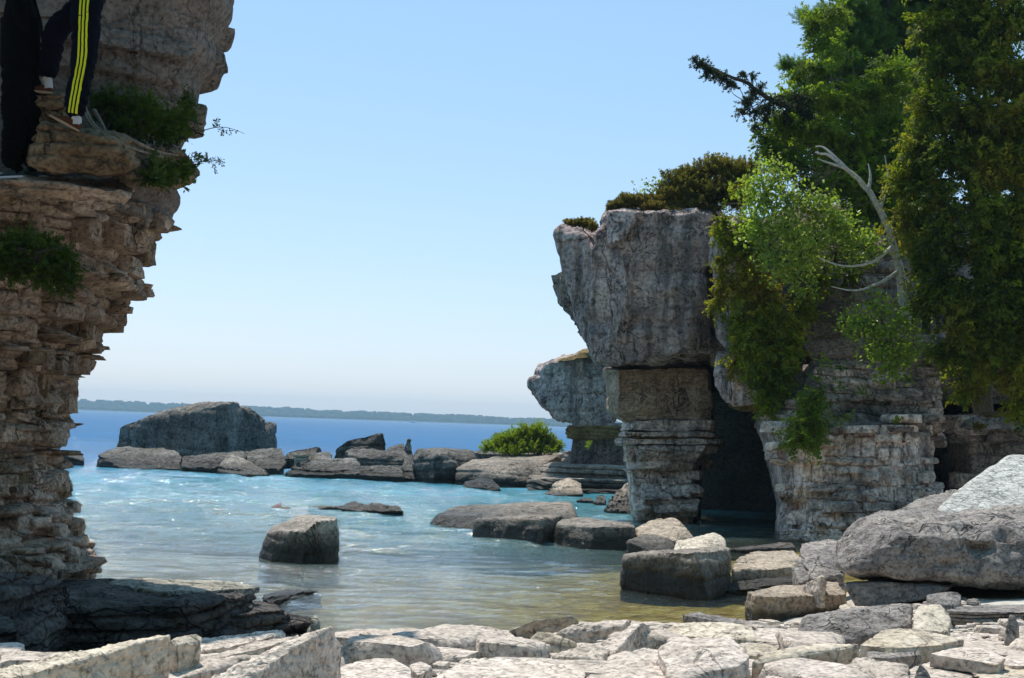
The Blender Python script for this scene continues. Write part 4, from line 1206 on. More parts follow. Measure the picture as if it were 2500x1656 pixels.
# ------------------------------------------------------------------ slabs between the cave and the beach
def slab(label, P, seed, mat='beach', base=0.1, N=18, **kw):
    kw.setdefault('amp', 0.042)
    kw.setdefault('k', 80)
    kw.setdefault('chips', 8)
    kw.setdefault('chip_d', 0.13)
    kw.setdefault('strata', 0.005)
    kw.setdefault('thick', 0.11)
    N = int(N * 1.25)
    return rock(kw.pop('name', 'rock_slab'), P, M[mat], label=label, cat=kw.pop('cat', 'rock slab'), base=base, seed=seed, N=N, **kw)


slab('pale slab with a dark hollow under it beside the big rectangular block', [(1792, 1362, 0.22), (1840, 1348, 0.26), (1890, 1340, 0.30), (1935, 1340, 0.30), (1958, 1366, 0.24), (1900, 1378, 0.22), (1800, 1374, 0.18)], 201, 'shore_pale', -0.2)
slab('brown-fronted slab touching the right end of the big rectangular block', [(1788, 1392, 0.28), (1790, 1376, 0.28), (1860, 1379, 0.30), (1950, 1371, 0.32), (1935, 1385, 0.30), (1850, 1393, 0.27)], 202, 'shore_pale', -0.2)
slab('thin dark tilted slab with its tip in the water', [(1742, 1440, 0.04), (1760, 1430, 0.08), (1818, 1418, 0.16), (1943, 1404, 0.22), (1950, 1418, 0.2), (1760, 1446, 0.03)], 203, 'shore', -0.2, strata=0.02, thick=0.06)
slab('broad flat slab with a black wet front overhanging the golden shallows', [(1820, 1444, 0.33), (1880, 1432, 0.34), (2045, 1418, 0.36), (2066, 1450, 0.33), (1960, 1455, 0.33), (1845, 1457, 0.31)], 204, 'shore_pale', -0.1, N=24)
slab('layered rock lying against the tip of the pitted boulder', [(1947, 1336, 19.6), (1961, 1326, 19.8), (2035, 1314, 20.2), (2060, 1330, 19.6), (2015, 1370, 19.0), (1950, 1350, 19.4), (1985, 1414, 18.6), (1960, 1390, 19.2), (2060, 1400, 18.8)], 205, 'beach_grey', 0.0, strata=0.03, thick=0.14)
slab('slanting grey block between the layered rock and the flat slab', [(1932, 1385, 18.9), (1950, 1371, 19), (1978, 1412, 18.6), (1948, 1426, 18.4), (1980, 1400, 19.3)], 206, 'beach_grey', 0.0, N=12)
slab('bright jagged stone on the flat slab under the pitted boulder', [(1960, 1428, 0.42), (2005, 1404, 0.58), (2015, 1410, 0.55), (2012, 1425, 0.42), (1990, 1436, 0.38)], 207, 'beach', 0.2, N=12, amp=0.08)
slab('sunlit cream stone behind the long grey kerb-like slab', [(2048, 1478, 0.36), (2076, 1471, 0.40), (2090, 1490, 0.36), (2055, 1494, 0.32)], 208, 'beach_cream', 0.1, N=10)
slab('dark flat bed at the mouth of the cave', [(1770, 1340, 0.05), (1850, 1330, 0.12), (1940, 1322, 0.2), (1945, 1336, 0.16), (1800, 1344, 0.04)], 209, 'ledge', -0.2, N=14)

# pitted boulder and the leaning slab
rock('boulder', [(2012, 1363, 16.6), (2022, 1330, 16.8), (2040, 1310, 16.9), (2072, 1280, 17.1), (2137, 1243, 17.5), (2186, 1237, 17.7), (2253, 1244, 17.6), (2400, 1236, 17.6), (2760, 1232, 17.6), (2030, 1395, 16.3), (2052, 1416, 16.2), (2272, 1418, 15.9), (2500, 1437, 15.8), (2760, 1440, 15.8), (2160, 1300, 16.1), (2400, 1310, 15.9), (2760, 1320, 15.9), (2100, 1300, 19), (2700, 1290, 19), (2100, 1410, 18.5), (2700, 1430, 18.5)],
     M['beach_grey'], label='massive pitted grey boulder with a rounded snout overhanging the beach slabs', cat='boulder', N=72, k=26, amp=0.045, freq=2.4, pits=0.15, seed=211)
rock('boulder', [(2054, 1420, 16.35), (2272, 1420, 16.0), (2330, 1425, 16.0), (2090, 1490, 16.2), (2255, 1466, 15.9), (2320, 1440, 16.0), (2100, 1420, 18.3), (2330, 1420, 18.3), (2120, 1480, 18), (2320, 1450, 18)],
     M['beach_grey'], label='smooth blue grey foot block carrying the pitted boulder', cat='boulder', base=None, N=26, k=40, amp=0.03, seed=212)
slab('leaning sunlit slab with a network of fine cracks behind the pitted boulder', [(2275, 1243, 18.6), (2332, 1200, 19.6), (2458, 1107, 21.2), (2520, 1110, 21.2), (2760, 1120, 21.2), (2760, 1260, 18.4), (2300, 1255, 18.5), (2480, 1110, 22.4), (2760, 1120, 22.4)], 213,
     'crackle', 0.5, N=30, amp=0.012, k=50)
slab('thin weathered rock in the shadow behind the leaning slab', [(2196, 1242, 20.4), (2230, 1222, 20.6), (2290, 1208, 21), (2340, 1190, 21.4), (2360, 1240, 20.6), (2300, 1250, 20)], 214, 'beach_grey', 0.5, N=18, strata=0.03, thick=0.1)
slab('squared grey stone tucked under the pitted boulder', [(2258, 1478, 14.8), (2260, 1452, 14.9), (2285, 1448, 15.1), (2346, 1444, 15.1), (2346, 1480, 14.8), (2290, 1478, 14.7)], 215, 'beach_grey', 0.2, N=12)
slab('small flat stone in the dark gap under the pitted boulder', [(2360, 1474, 15.0), (2362, 1462, 15.1), (2388, 1460, 15.1), (2390, 1474, 15.0)], 216, 'beach_grey', 0.3, N=8)
for k, (a, b, zt, lab) in enumerate(((2312, 1488, 0.62, 'topmost'), (2316, 1500, 0.555, 'second'), (2312, 1512, 0.50, 'third'), (2314, 1524, 0.44, 'lowest'))):
    slab('%s thin bed of the flaky grey rock in front of the dark gap' % lab, [(a, b, zt), (a + 30, b - 10, zt), (2560, b - 14, zt), (2560, b + 6, zt), (a + 60, b + 6, zt), (a + 20, b + 3, zt)], 220 + k, 'beach_grey', zt - 0.10, N=16, amp=0.03, strata=0.03, thick=0.035)
slab('standing finger of grey stone on the beach', [(2452, 1560, 11.6), (2456, 1512, 11.7), (2466, 1498, 11.7), (2478, 1500, 11.7), (2487, 1520, 11.7), (2484, 1562, 11.6), (2470, 1510, 11.9)], 224, 'beach_grey', 0.35, N=12, amp=0.06)

# ------------------------------------------------------------------ beach slabs of the foreground
slab('long cream slab slanting up out of the lower left corner in front of the dark shelf', [(-120, 1652, 0.78), (0, 1630, 0.80), (120, 1607, 0.82), (250, 1577, 0.84), (345, 1561, 0.86), (420, 1546, 0.88), (-120, 1690, 0.78), (60, 1648, 0.80), (140, 1625, 0.81), (240, 1600, 0.83), (345, 1572, 0.85), (410, 1558, 0.86)], 301, 'beach_cream', 0.42, N=38, amp=0.07, freq=3.0)
slab('squarish end block broken off the long cream slab', [(412, 1562, 0.80), (440, 1553, 0.82), (482, 1548, 0.82), (492, 1556, 0.80), (490, 1568, 0.78), (430, 1575, 0.78)], 302, 'beach_cream', 0.45, N=16)
slab('jagged topped slab running between the cream slab and the dark shelf', [(490, 1558, 0.66), (560, 1552, 0.68), (620, 1543, 0.70), (696, 1536, 0.72), (698, 1548, 0.70), (640, 1560, 0.68), (560, 1578, 0.66), (482, 1590, 0.64)], 303, 'beach', 0.35, N=26, amp=0.07)
slab('long slab lying just below the jagged topped one', [(566, 1584, 0.66), (640, 1562, 0.70), (730, 1549, 0.73), (735, 1556, 0.72), (650, 1580, 0.68), (520, 1608, 0.62), (470, 1616, 0.60)], 304, 'beach', 0.3, N=24, amp=0.05)
slab('flat bright slab between the cream slab and the log-shaped slab', [(430, 1630, 0.62), (520, 1608, 0.66), (600, 1596, 0.68), (618, 1604, 0.66), (540, 1634, 0.62), (430, 1660, 0.60), (380, 1668, 0.58)], 305, 'beach', 0.3, N=22)
slab('log-shaped pale slab with a peaked upper end and tan underside', [(440, 1690, 0.74), (560, 1632, 0.80), (664, 1583, 0.86), (760, 1545, 0.92), (808, 1527, 0.96), (838, 1580, 0.82), (560, 1690, 0.72), (690, 1618, 0.78), (760, 1596, 0.80), (800, 1560, 0.86)], 306, 'beach', 0.50, N=38, amp=0.06, freq=2.4)
slab('shallow slab with a brown broken front edge near the water', [(880, 1563, 0.33), (925, 1542, 0.36), (975, 1539, 0.36), (1016, 1554, 0.34), (1000, 1562, 0.33), (950, 1573, 0.32), (885, 1576, 0.31)], 307, 'beach', 0.18, N=20)
slab('broad speckled slab with a dark undercut front edge by the water', [(1020, 1572, 0.44), (1080, 1535, 0.50), (1110, 1521, 0.52), (1180, 1523, 0.52), (1250, 1546, 0.48), (1282, 1574, 0.43), (1240, 1582, 0.42), (1200, 1586, 0.42), (1120, 1572, 0.43), (1040, 1571, 0.44)], 308, 'beach', 0.26, N=30, amp=0.05)
slab('thin flat bed under the brown-edged slab', [(832, 1588, 0.30), (900, 1576, 0.31), (1010, 1577, 0.32), (1035, 1588, 0.31), (980, 1600, 0.30), (850, 1602, 0.29)], 309, 'beach_cream', 0.15, N=18)
slab('large smooth slab beside the lower end of the log-shaped slab', [(770, 1660, 0.58), (820, 1628, 0.60), (870, 1612, 0.61), (960, 1605, 0.62), (1000, 1628, 0.60), (1018, 1670, 0.58), (1010, 1700, 0.57), (770, 1720, 0.57)], 310, 'beach', 0.35, N=24, amp=0.03)
slab('dark-faced wedge in the gap between the smooth slabs', [(1012, 1594, 0.44), (1045, 1590, 0.46), (1110, 1605, 0.44), (1105, 1622, 0.40), (1060, 1626, 0.38)], 311, 'beach_grey', 0.2, N=14)
slab('little broken stone in the gap between the smooth slabs', [(995, 1622, 0.55), (1030, 1612, 0.56), (1058, 1628, 0.54), (1020, 1650, 0.52)], 312, 'beach', 0.3, N=12)
slab('widest flat white slab at the middle of the beach', [(1062, 1650, 0.62), (1130, 1610, 0.65), (1250, 1603, 0.66), (1390, 1610, 0.66), (1432, 1632, 0.64), (1425, 1690, 0.62), (1250, 1720, 0.61), (1062, 1700, 0.61)], 313, 'beach', 0.35, N=28, amp=0.025)
slab('wedge of rock with a lit peak reaching into the shallows', [(1240, 1542, 0.36), (1300, 1516, 0.46), (1370, 1508, 0.50), (1415, 1503, 0.52), (1404, 1520, 0.46), (1382, 1538, 0.38), (1300, 1546, 0.34)], 314, 'shore_pale', 0.1, N=22, amp=0.05)
slab('pinkish rounded rock in front of the wedge', [(1288, 1566, 0.44), (1310, 1541, 0.52), (1345, 1543, 0.52), (1412, 1570, 0.46), (1400, 1582, 0.42), (1320, 1588, 0.38)], 315, 'beach_cream', 0.25, N=18)
slab('long slab with a wavy dark front beside the wedge', [(1342, 1549, 0.46), (1400, 1526, 0.54), (1490, 1514, 0.58), (1542, 1512, 0.60), (1520, 1528, 0.56), (1450, 1548, 0.48), (1400, 1556, 0.45)], 316, 'beach', 0.25, N=24, amp=0.06)
slab('diagonal slab with a dark face turned to the water', [(1468, 1568, 0.58), (1545, 1524, 0.68), (1572, 1519, 0.70), (1590, 1535, 0.62), (1520, 1568, 0.58), (1492, 1600, 0.53)], 317, 'beach', 0.3, N=20)
slab('knobbly grey speckled rock below the wavy slab', [(1340, 1600, 0.54), (1400, 1578, 0.58), (1455, 1568, 0.60), (1488, 1588, 0.56), (1470, 1612, 0.52), (1370, 1614, 0.50)], 318, 'beach', 0.3, N=20, amp=0.08)
slab('broad crumpled slab between the widest slab and the hollow-backed rock', [(1425, 1640, 0.62), (1500, 1592, 0.66), (1590, 1577, 0.68), (1660, 1590, 0.66), (1700, 1640, 0.62), (1640, 1700, 0.60), (1430, 1700, 0.60)], 319, 'beach', 0.3, N=28, amp=0.06)
slab('yellow tinted slab with a dark notch at its right end', [(1600, 1550, 0.54), (1652, 1522, 0.60), (1740, 1517, 0.62), (1832, 1521, 0.62), (1800, 1545, 0.56), (1852, 1566, 0.52), (1700, 1556, 0.54)], 320, 'beach_cream', 0.25, N=24)
slab('hollow-backed white rock with a round grey front', [(1602, 1588, 0.74), (1640, 1556, 0.80), (1790, 1552, 0.82), (1832, 1602, 0.76), (1825, 1625, 0.72), (1762, 1600, 0.76), (1712, 1622, 0.72), (1640, 1660, 0.66)], 321, 'beach', 0.3, N=30, amp=0.05)
slab('narrow grey slab along the golden shallows', [(1666, 1500, 0.30), (1700, 1494, 0.32), (1775, 1507, 0.32), (1860, 1522, 0.33), (1945, 1535, 0.34), (1900, 1545, 0.31), (1720, 1518, 0.27)], 322, 'beach_grey', 0.0, N=22, amp=0.06)
slab('bleached flat rock behind the notch of the yellow slab', [(1838, 1540, 0.44), (1880, 1534, 0.46), (1945, 1540, 0.46), (1935, 1575, 0.42), (1860, 1570, 0.42)], 323, 'beach', 0.2, N=16)
slab('brown stone in the hollow beside the white rock', [(1815, 1575, 0.58), (1850, 1570, 0.60), (1905, 1574, 0.60), (1890, 1595, 0.56), (1830, 1602, 0.54)], 324, 'beach_cream', 0.3, N=14, amp=0.07)
slab('long slab with a pinkish shaded front curving across the beach', [(1834, 1614, 0.72), (1860, 1600, 0.74), (1917, 1580, 0.76), (2000, 1570, 0.77), (2090, 1570, 0.77), (2110, 1578, 0.75), (2010, 1580, 0.75), (1920, 1594, 0.73), (1850, 1622, 0.70)], 325, 'beach_cream', 0.38, N=26)
slab('long grey kerb-like slab standing on edge before the pitted boulder', [(1925, 1572, 12.3), (1960, 1505, 12.4), (2000, 1497, 12.4), (2118, 1493, 12.3), (2160, 1487, 12.3), (2230, 1478, 12.3), (2228, 1530, 12.1), (2000, 1572, 12.0), (1975, 1500, 12.9), (2225, 1474, 12.9)], 326, 'beach_grey', 0.25, N=32, amp=0.04, k=40)
slab('rounded brown end stone of the kerb-like slab', [(2228, 1500, 12.0), (2238, 1480, 12.1), (2300, 1480, 12.1), (2322, 1512, 11.9), (2316, 1545, 11.7), (2230, 1540, 11.7), (2290, 1476, 12.8)], 327, 'beach_cream', 0.3, N=18)
slab('sunlit cream slab lying over a grey stone in front of the kerb-like slab', [(2098, 1574, 0.70), (2160, 1534, 0.76), (2216, 1531, 0.77), (2300, 1548, 0.75), (2354, 1561, 0.73), (2285, 1578, 0.70), (2180, 1584, 0.69)], 328, 'beach_cream', 0.58, N=24)
slab('grey-fronted stone under the sunlit cream slab', [(2112, 1590, 0.66), (2150, 1580, 0.68), (2240, 1584, 0.68), (2252, 1600, 0.65), (2180, 1606, 0.64), (2120, 1604, 0.64)], 329, 'beach_grey', 0.4, N=16)
slab('thin propped slab casting a sharp black shadow', [(2268, 1596, 0.76), (2340, 1578, 0.79), (2400, 1580, 0.79), (2455, 1604, 0.77), (2432, 1624, 0.74), (2365, 1612, 0.75)], 330, 'beach', 0.67, N=20, amp=0.03)
slab('white slab under the propped one beside the dark egg-shaped stone', [(2218, 1632, 0.66), (2290, 1607, 0.69), (2350, 1608, 0.69), (2378, 1644, 0.66), (2345, 1700, 0.62), (2218, 1700, 0.62)], 331, 'beach', 0.35, N=20, amp=0.03)
slab('dark egg-shaped stone at the edge of the white slab', [(2226, 1665, 0.80), (2234, 1632, 0.86), (2246, 1616, 0.88), (2264, 1624, 0.86), (2278, 1650, 0.80), (2276, 1680, 0.72)], 332, 'beach_grey', 0.5, N=16, k=12, cat='stone', name='stone')
slab('rough buff slab in the lower right corner', [(2388, 1640, 0.68), (2430, 1624, 0.70), (2560, 1615, 0.72), (2560, 1700, 0.66), (2395, 1700, 0.64)], 333, 'beach_cream', 0.35, N=20, amp=0.05)
slab('level bleached bed around the standing finger of stone', [(2300, 1552, 0.52), (2340, 1540, 0.54), (2470, 1548, 0.54), (2560, 1560, 0.54), (2560, 1610, 0.5), (2440, 1596, 0.5), (2340, 1572, 0.51)], 334, 'beach', 0.3, N=22)
slab('leaning pale block right of the standing finger', [(2486, 1560, 11.4), (2490, 1530, 11.5), (2520, 1515, 11.6), (2600, 1515, 11.6), (2600, 1575, 11.2), (2490, 1575, 11.3)], 335, 'beach', 0.3, N=14)
slab('pocked white rock left of the dark egg-shaped stone', [(2036, 1650, 0.66), (2070, 1612, 0.70), (2150, 1606, 0.71), (2215, 1618, 0.70), (2222, 1680, 0.64), (2040, 1700, 0.62)], 336, 'beach', 0.35, N=26, amp=0.09)
slab('smooth white rock below the curving pinkish slab', [(1866, 1650, 0.66), (1900, 1625, 0.70), (1990, 1612, 0.72), (2050, 1625, 0.70), (2045, 1700, 0.64), (1870, 1700, 0.62)], 337, 'beach', 0.35, N=22)
slab('bed of pale rock at the waterline in the middle of the shore', [(800, 1546, 0.14), (860, 1536, 0.14), (960, 1536, 0.14), (1030, 1548, 0.16), (1000, 1560, 0.18), (840, 1566, 0.18)], 338, 'beach', -0.1, N=22, strata=0.03, thick=0.04)
slab('small angular slab at the foot of the peaked log-shaped slab', [(850, 1556, 0.26), (870, 1551, 0.27), (885, 1560, 0.26), (860, 1566, 0.24)], 339, 'beach_grey', 0.1, N=8)

# loose rubble between the slabs and along the beach beyond the picture
L = []
r = np.random.default_rng(77)
for k in range(3800):
    if k < 3200:
        x, y = r.uniform(-4.5, 5.0), r.uniform(8.2, 16.2)
        s = r.uniform(0.012, 0.05) if k > 900 else r.uniform(0.05, 0.15)
    else:
        x, y = r.uniform(-9, 11), r.uniform(-4, 12)
        s = r.uniform(0.1, 0.4)
        if abs(x) < 1.2 and y < 2: continue
    if y > shore_y(x) - 0.3: continue
    X = STONES[int(r.integers(16))][0] * np.array([s * r.uniform(1, 2.2), s * r.uniform(1, 2), s * r.uniform(0.4, 0.8)])
    a = r.uniform(0, 6.28)
    R = np.array([[math.cos(a), -math.sin(a), 0], [math.sin(a), math.cos(a), 0], [0, 0, 1]])
    zz = float(ground_z(x, y))
    L.append((X @ R.T + np.array([x, y, zz + s * 0.12]), STONES[0][1]))
P, F = join_arrays(L)
tag(link('rubble', make_mesh('rubble', P, F, True, 42), M['beach']), 'loose pale limestone rubble filling the gaps between the beach slabs', 'rubble', kind='stuff')


# ------------------------------------------------------------------ vegetation
def leaves_mesh(name, C, Dr, N_, ln, wd, tint, seed):
    """Leaf-sized rhombs: centre C, direction Dr, rough normal N_, length ln, width wd (arrays)."""
    Dr = Dr / (np.linalg.norm(Dr, axis=1, keepdims=True) + 1e-9)
    S = np.cross(Dr, N_)
    S /= np.linalg.norm(S, axis=1, keepdims=True) + 1e-9
    U = np.cross(S, Dr)
    ln, wd = ln[:, None], wd[:, None]
    a = C - Dr * ln * 0.5
    b = C + S * wd * 0.5 + U * wd * 0.12
    c = C + Dr * ln * 0.5
    d = C - S * wd * 0.5 + U * wd * 0.12
    n = len(C)
    P = np.stack([a, b, c, d], 1).reshape(-1, 3)
    F = np.arange(n * 4).reshape(n, 4)
    me = make_mesh(name, P, F, False)
    at = me.attributes.new('tint', 'FLOAT', 'POINT')
    at.data.foreach_set('value', np.repeat(np.clip(tint, 0, 1), 4).astype(np.float32))
    return me


STYLE = {  # leaf length, leaf width, leaves per spray, spray length, spray half width, droop, form
    'cedar': (0.085, 0.040, 34, 0.46, 0.15, 0.45, 'fan'),
    'pine': (0.13, 0.012, 60, 0.34, 0.07, -0.25, 'brush'),
    'spruce': (0.055, 0.016, 40, 0.22, 0.045, 0.35, 'brush'),
    'birch': (0.090, 0.070, 9, 0.42, 0.16, 0.2, 'loose'),
    'juniper': (0.060, 0.018, 44, 0.24, 0.06, -0.5, 'brush'),
    'heath': (0.045, 0.014, 36, 0.12, 0.04, -0.8, 'brush'),
    'willow': (0.11, 0.030, 24, 0.40, 0.09, -0.8, 'brush'),
    'fern': (0.085, 0.036, 14, 0.26, 0.09, -0.1, 'fan'),
    'shrub': (0.036, 0.018, 26, 0.20, 0.055, 0.15, 'fan'),
}


def blob_clusters(blobs, dens, rng, depth=0.8, gate=0.15):
    """Cluster centres through the crown volume; blobs: (px, py, distance, half width px, half height px)."""
    out, outd = [], []
    for (bx, by, bd, rx, ry) in blobs:
        c = V(bx, by, bd)
        s = bd / FPX
        R = np.array([rx * s, rx * s * depth, ry * s])
        n = max(int(dens * rx * ry / 100.0), 2)
        d = rng.normal(size=(n, 3))
        d /= np.linalg.norm(d, axis=1, keepdims=True)
        r = rng.uniform(0.05, 1, n) ** (1 / 2.0)
        lump = 1 + 0.28 * vnoise(d * 2.2 + bx * 0.13, int(bx) % 97)
        p = c + d * R * (r * lump)[:, None]
        keep = vnoise(p * (1.6 if bd < 40 else 1.2) + 3.1, 13) > -0.65 + gate
        out.append(p[keep])
        outd.append((d * r[:, None])[keep])
    return np.concatenate(out), np.concatenate(outd)


def crown(name, blobs, style, mat, dens, seed, parent, scale=1.0, depth=0.8, gate=0.15, tint_bias=0.0, label=None):
    rng = np.random.default_rng(seed)
    ln, wd, nl, fl, hw, droop, form = STYLE[style]
    ln, wd, fl, hw = ln * scale, wd * scale, fl * scale, hw * scale
    C, Od = blob_clusters(blobs, dens, rng, depth, gate)
    n = len(C)
    tb = 0.5 + 0.42 * vnoise(C * 0.9, seed + 2) + rng.normal(0, 0.15, n) + tint_bias
    ax = Od + rng.normal(0, 0.35, (n, 3)) - np.array([0, 0, droop])
    ax /= np.linalg.norm(ax, axis=1, keepdims=True)
    sd_ = np.cross(ax, rng.normal(0, 1, (n, 3)) + (np.array([0, 0, 1.5]) if form == 'fan' else 0))
    sd_ /= np.linalg.norm(sd_, axis=1, keepdims=True) + 1e-9
    pn = np.cross(ax, sd_)
    size = rng.uniform(0.6, 1.3, n)
    cl = np.repeat(np.arange(n), nl)
    m = len(cl)
    t = rng.uniform(0, 1, m)
    if form == 'loose':
        sv = rng.normal(0, 1, (m, 3))
        off = ax[cl] * ((t - 0.4) * fl)[:, None] + sv * hw * 0.7
        dr = rng.normal(0, 1, (m, 3)) - np.array([0, 0, 0.5])
        nn = rng.normal(0, 1, (m, 3)) + np.array([0, 0, 0.9])
    elif form == 'fan':
        sg = rng.choice([-1.0, 1.0], m)
        sw = sg * hw * rng.uniform(0.05, 1, m) * (1.05 - 0.75 * t) * size[cl]
        off = ax[cl] * ((t - 0.35) * fl * size[cl])[:, None] + sd_[cl] * sw[:, None] + pn[cl] * rng.normal(0, hw * 0.12, m)[:, None]
        off[:, 2] -= np.abs(sw) * 0.35
        dr = ax[cl] * 0.9 + sd_[cl] * (sg * 0.7)[:, None] + rng.normal(0, 0.22, (m, 3))
        nn = pn[cl] + rng.normal(0, 0.35, (m, 3))
    else:
        an = rng.uniform(0, 2 * np.pi, m)
        rv = sd_[cl] * np.cos(an)[:, None] + pn[cl] * np.sin(an)[:, None]
        off = ax[cl] * ((t - 0.4) * fl * size[cl])[:, None] + rv * (hw * rng.uniform(0.2, 1, m) * (1.1 - 0.7 * t))[:, None]
        dr = ax[cl] * 0.9 + rv * 0.8 + rng.normal(0, 0.2, (m, 3))
        nn = rng.normal(0, 1, (m, 3))
    me = leaves_mesh(name, C[cl] + off - np.array(parent.location), dr, nn, ln * rng.uniform(0.6, 1.4, m), wd * rng.uniform(0.7, 1.3, m), tb[cl] + rng.normal(0, 0.13, m), seed)
    o = link(name, me, mat, parent)
    o.matrix_parent_inverse = Matrix()
    if label: o['label'] = label
    return o, C


def limbs(parent, trunk, targets, mat, rng, r0=0.035, name='limb', joined=True, sag=0.1, r1=0.006):
    trunk = np.asarray(trunk)
    L = []
    for t in targets:
        dd = np.linalg.norm(trunk - t + np.array([0, 0, 0.35]), axis=1)
        s = trunk[int(np.argmin(dd))]
        mid = (s + t) / 2 + rng.normal(0, 0.08, 3) - np.array([0, 0, sag * np.linalg.norm(t - s) * 0.5])
        q = smooth_path([s, mid, t], 8)
        X, F = tube_arrays(q, np.linspace(r0, r1, 8), 5)
        L.append((X, F))
    if not L: return
    if joined:
        P, F = join_arrays(L)
        o = link(name, make_mesh(name, P - np.array(parent.location), F), mat, parent)
        o.matrix_parent_inverse = Matrix()
    else:
        for X, F in L:
            o = link(name, make_mesh(name, X - np.array(parent.location), F), mat, parent)
            o.matrix_parent_inverse = Matrix()


def plant(name, label, cat, trunk_px, r0, blobs, style, mat, dens, seed, bark='bark', group=None, scale=1.0, depth=0.8, gate=0.15, twigs=40, r1=0.012, crown_name='crown', tint_bias=0.0, limb_r=0.03, limb_mat=None):
    pts = [V(*p) for p in trunk_px]
    root = empty(name, pts[0])
    tag(root, label, cat, group)
    q = smooth_path(pts, 24)
    rng = np.random.default_rng(seed + 1)
    q[1:-1] += rng.normal(0, r0 * 0.12, q[1:-1].shape)
    X, F = tube_arrays(q, np.linspace(r0, r1, 24), 9)
    o = link('trunk' if cat == 'tree' else 'stem', make_mesh('trunk', X - np.array(root.location), F), M[bark], root)
    o.matrix_parent_inverse = Matrix()
    if blobs:
        _, C = crown(crown_name, blobs, style, M[mat], dens, seed, root, scale, depth, gate, tint_bias)
        bc = [V(b[0], b[1], b[2]) for b in blobs]
        if twigs:
            limbs(root, q[:19] if name == 'birch_tree' else q, bc, M[limb_mat or bark], rng, limb_r, 'limb', len(bc) > 30, r1=0.008)
            nodes = np.concatenate([q, np.array(bc)])
            pick = rng.choice(len(C), min(twigs, len(C)), replace=False)
            limbs(root, nodes, C[pick], M[limb_mat or bark], rng, 0.010 * max(scale, .6), 'twigs', r1=0.003)
            root.children[-1]['kind'] = 'stuff'
    return root


# right-hand wood, back to front
plant('cedar_tree', 'deep green cedar standing behind the pine and closing the gaps of the wood', 'tree', [(2260, 600, 40), (2250, 300, 40), (2240, -250, 40)], 0.2,
      [(2020, 90, 40, 50, 40), (1990, 230, 39.5, 46, 40), (1950, 330, 39, 46, 36), (2080, 60, 40, 70, 60), (2180, 0, 40, 90, 70), (2290, 40, 40, 90, 80), (2120, 160, 40, 80, 70), (2230, 150, 40, 90, 80), (2060, 230, 39.5, 70, 50), (2160, 270, 39.5, 80, 70), (2270, 260, 40, 80, 90), (2010, 320, 39, 60, 50), (2110, 370, 39, 80, 60), (2210, 390, 39, 80, 80), (2150, 480, 38.5, 80, 60), (2240, 500, 38.5, 70, 80), (2040, 420, 38.5, 60, 50), (2400, 100, 40, 90, 120), (2420, 350, 40, 90, 120), (2200, -120, 40, 120, 70)],
      'cedar', 'cedar_deep', 4.2, 400, 'dark_bark', twigs=40, gate=0.0, scale=1.3)
plant('pine_tree', 'tall soft-needled pine reaching out to the left above the leaning spruce', 'tree', [(2190, 560, 38), (2185, 300, 38), (2170, 60, 38), (2160, -250, 38)], 0.16,
      [(1975, 38, 36.5, 30, 12), (2000, 48, 36.5, 38, 15), (2040, 50, 37, 42, 18), (2090, 30, 37.5, 55, 26), (1925, 160, 36.2, 26, 10), (1955, 165, 36.2, 36, 14), (2000, 180, 36.5, 40, 18), (2060, 170, 37, 50, 26), (2130, 100, 37.5, 60, 34), (2150, 190, 37, 55, 30), (2210, 60, 38, 70, 46), (2240, 150, 38, 60, 44),
       (2060, -30, 38, 60, 30), (2150, -60, 38, 90, 44), (2230, -130, 38, 110, 60), (2120, -160, 38, 70, 40), (1935, 345, 36, 36, 26), (1985, 330, 36, 36, 22), (2110, 270, 37, 60, 30), (2200, 280, 37.5, 60, 40), (2080, 110, 37, 40, 22)],
      'pine', 'pine', 12, 401, 'dark_bark', twigs=60, gate=0.3)
plant('spruce_tree', 'dark wind-bent spruce top leaning far out to the left over the juniper', 'tree', [(2090, 420, 35), (2010, 320, 35), (1960, 275, 34.8), (1905, 253, 34.6), (1868, 236, 34.5), (1830, 207, 34.4), (1790, 190, 34.3), (1755, 176, 34.2), (1722, 160, 34.1), (1690, 143, 34)], 0.10,
      [(1695, 147, 34, 9, 6), (1712, 158, 34, 14, 9), (1730, 172, 34, 16, 12), (1748, 180, 34.1, 14, 11), (1768, 192, 34.2, 12, 10), (1785, 208, 34.2, 12, 10), (1815, 185, 34.4, 13, 7), (1835, 186, 34.4, 8, 6), (1822, 250, 34.3, 15, 12), (1812, 275, 34.3, 12, 9), (1840, 225, 34.4, 12, 11), (1845, 275, 34.4, 12, 9), (1858, 213, 34.5, 9, 6), (1872, 265, 34.5, 14, 14), (1870, 292, 34.5, 8, 8), (1890, 250, 34.5, 16, 10), (1843, 310, 34.5, 8, 6),
       (1905, 240, 34.6, 8, 7), (1935, 262, 34.7, 18, 16), (1925, 285, 34.7, 18, 16), (1955, 240, 34.8, 22, 14), (1965, 290, 34.8, 26, 22)],
      'spruce', 'spruce', 15, 402, 'dark_bark', twigs=90, gate=0.0, scale=1.25, r1=0.008, limb_r=0.012)
